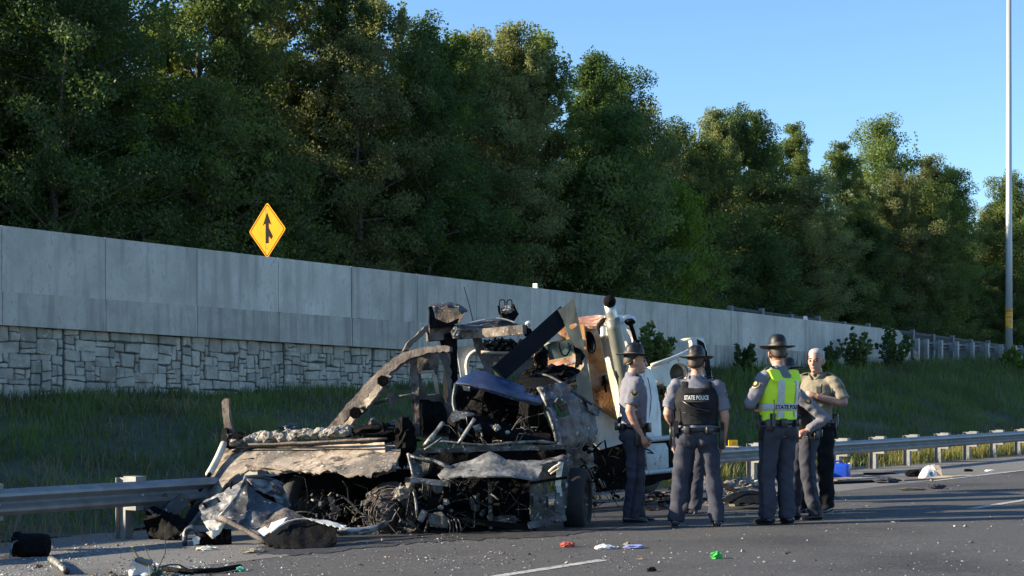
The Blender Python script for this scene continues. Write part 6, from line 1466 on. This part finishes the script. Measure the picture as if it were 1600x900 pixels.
# glass, ash and crumbs strewn over the road
def scatter(name, regs, m_, smin, smax, seed, label):
    rs = random.Random(seed); mb = MB()
    for (x0, x1, y0, y1, n_) in regs:
        for _ in range(n_):
            px, py = rs.uniform(x0, x1), y0+(y1-y0)*rs.random()**.8
            p = G(px, py); t_, n2 = tn(p.x, p.y)
            if n2 < -.3 or noise.noise(Vector((p.x*1.3, p.y*.8, seed))) + .5*noise.noise(Vector((p.x*4, p.y*3, seed))) < rs.uniform(-.35, .35): continue
            s = rs.uniform(smin, smax)*(1 if rs.random() < .88 else 2.2); an = rs.uniform(0, 6.28); k = rs.choice([3, 4])
            ring = [p+Vector((math.cos(an+6.283*i/k)*s*rs.uniform(.6, 1.3), math.sin(an+6.283*i/k)*s*rs.uniform(.6, 1.3), rs.uniform(.003, .25*s+.004))) for i in range(k)]
            top = p+Vector((rs.uniform(-.3, .3)*s, rs.uniform(-.3, .3)*s, s*rs.uniform(.3, .9)+.004))
            mb.add(ring+[top], [(i, (i+1) % k, k) for i in range(k)])
    return tag(mb.build(name, m_), label, 'debris', kind='stuff')
scatter('glass_crumbs', [(0, 330, 845, 905, 3600), (300, 700, 838, 905, 900), (650, 1000, 832, 905, 420), (900, 1600, 800, 905, 400), (1250, 1600, 735, 800, 260)], mat('glass_crumb', [(.35, (.14, .14, .13)), (.6, (.42, .42, .39))], 40, .4, spec=.5), .004, .010, 71, 'pale glass crumbs scattered over the road')
scatter('soot_crumbs', [(0, 400, 845, 905, 300), (400, 1000, 830, 900, 260), (1000, 1600, 760, 900, 90)], m_char, .005, .013, 72, 'black burnt crumbs scattered over the road')
scatter('ash_flakes', [(0, 330, 850, 905, 300), (560, 1000, 828, 890, 200), (1000, 1600, 735, 880, 160)], m_tan, .008, .020, 73, 'pale ash flakes scattered over the road')
p1_, A1, h1 = person('person', 990, 816, 'officer in grey uniform and black hat standing sideways, arm hanging, nearest the wreck', -82, 2.02, head_yaw=-4,
    arms=dict(elR=(.235, -.10, 1.16), wrR=(.225, .03, .91), elL=(-.24, -.05, 1.15), wrL=(-.2, .12, .93), palmR=(-.6, .4, 0), curlR=.7),
    legs=dict(ankR=(.10, -.06, .09), kneeR=(.105, .0, .52), ankL=(-.10, .06, .09), kneeL=(-.105, .06, .52)))
p2_, A2, h2 = person('person', 1088, 823, 'officer in black armour vest lettered STATE POLICE seen from behind, legs apart', -6, 1.93, vest='armour', girth=1.2, head_yaw=-18,
    arms=dict(shL=(-.215, -.01, 1.455), shR=(.215, -.01, 1.455), elL=(-.30, -.03, 1.16), wrL=(-.22, .16, 1.02), elR=(.295, -.02, 1.14), wrR=(.275, .09, .89)),
    legs=dict(ankL=(-.215, .0, .09), kneeL=(-.165, .03, .52), ankR=(.21, -.05, .09), kneeR=(.17, .01, .52)))
p3_, A3, h3 = person('person', 1216, 819, 'officer in yellow-green reflective vest and black hat, arms folded, back turned', 36, 2.03, vest='hivis', sleeves='long', head_yaw=-28, girth=1.03,
    arms=dict(elL=(-.325, .06, 1.19), wrL=(-.06, .26, 1.17), elR=(.285, .09, 1.19), wrR=(.05, .27, 1.2), palmL=(0, -1, 0), palmR=(0, -1, 0)),
    legs=dict(ankL=(-.10, .04, .09), kneeL=(-.105, .05, .52), ankR=(.10, -.03, .09)))
p5_, A5, h5 = person('person', 1258, 812, 'officer half hidden behind the yellow-green vest, hand at his holster', 96, 1.80, vest='armour', sleeves='long', head_yaw=10, lean=.34,
    arms=dict(elL=(-.27, -.16, 1.17), wrL=(-.24, .05, 1.03), handL=(.05, 1, -.45), palmL=(.6, 0, -.5), elR=(.26, -.05, 1.15), wrR=(.22, .1, .95)),
    legs=dict(ankL=(-.10, -.10, .09), kneeL=(-.105, .0, .52), ankR=(.10, .10, .09), kneeR=(.105, .09, .52)))
p4_, A4, h4 = person('person', 1276, 801, 'grey-haired man in tan uniform shirt and black trousers, hand on his chest', 146, 2.0, outfit='deputy', hat=False, skin=m_skin2, hair=m_hairg, trousers=m_trou_b, shirt=m_shirt_t, head_yaw=6,
    arms=dict(elL=(-.36, .03, 1.20), wrL=(-.09, .2, 1.29), palmL=(.0, -1, .1), handL=(.9, .25, .2), curlL=.9, elR=(.26, .02, 1.16), wrR=(.16, .2, 1.08)))
m = MB(); q = [V3((-.12, .135, 1.42)), V3((-.10, .155, 1.34)), V3((-.07, .165, 1.26))]; m.tube(q, .012, 8); m.box((-.10, .16, 1.36), .05, .035, .075); m.build('radio_microphone', m_leather, p4_, False, True)
m = MB(); m.box((-.085, .152, 1.30), .05, .012, .06, rx=-.1); m.build('chest_badge', m_gold, p4_, False, True)
m = MB(); m.tube([V3((-.03, .02, 1.545)), V3((0, .062, 1.52)), V3((.03, .02, 1.545))], .016, 8); m.build('undershirt', m_vest, p4_, True, True)
p6_, A6, h6 = person('person', 1083, 802, 'officer almost wholly hidden behind the one in the black vest, only legs showing', 175, 1.74,
    legs=dict(ankL=(-.02, .02, .09), kneeL=(-.06, .04, .52), ankR=(.10, -.02, .09)))
bpy.data.scenes.remove(TMP)
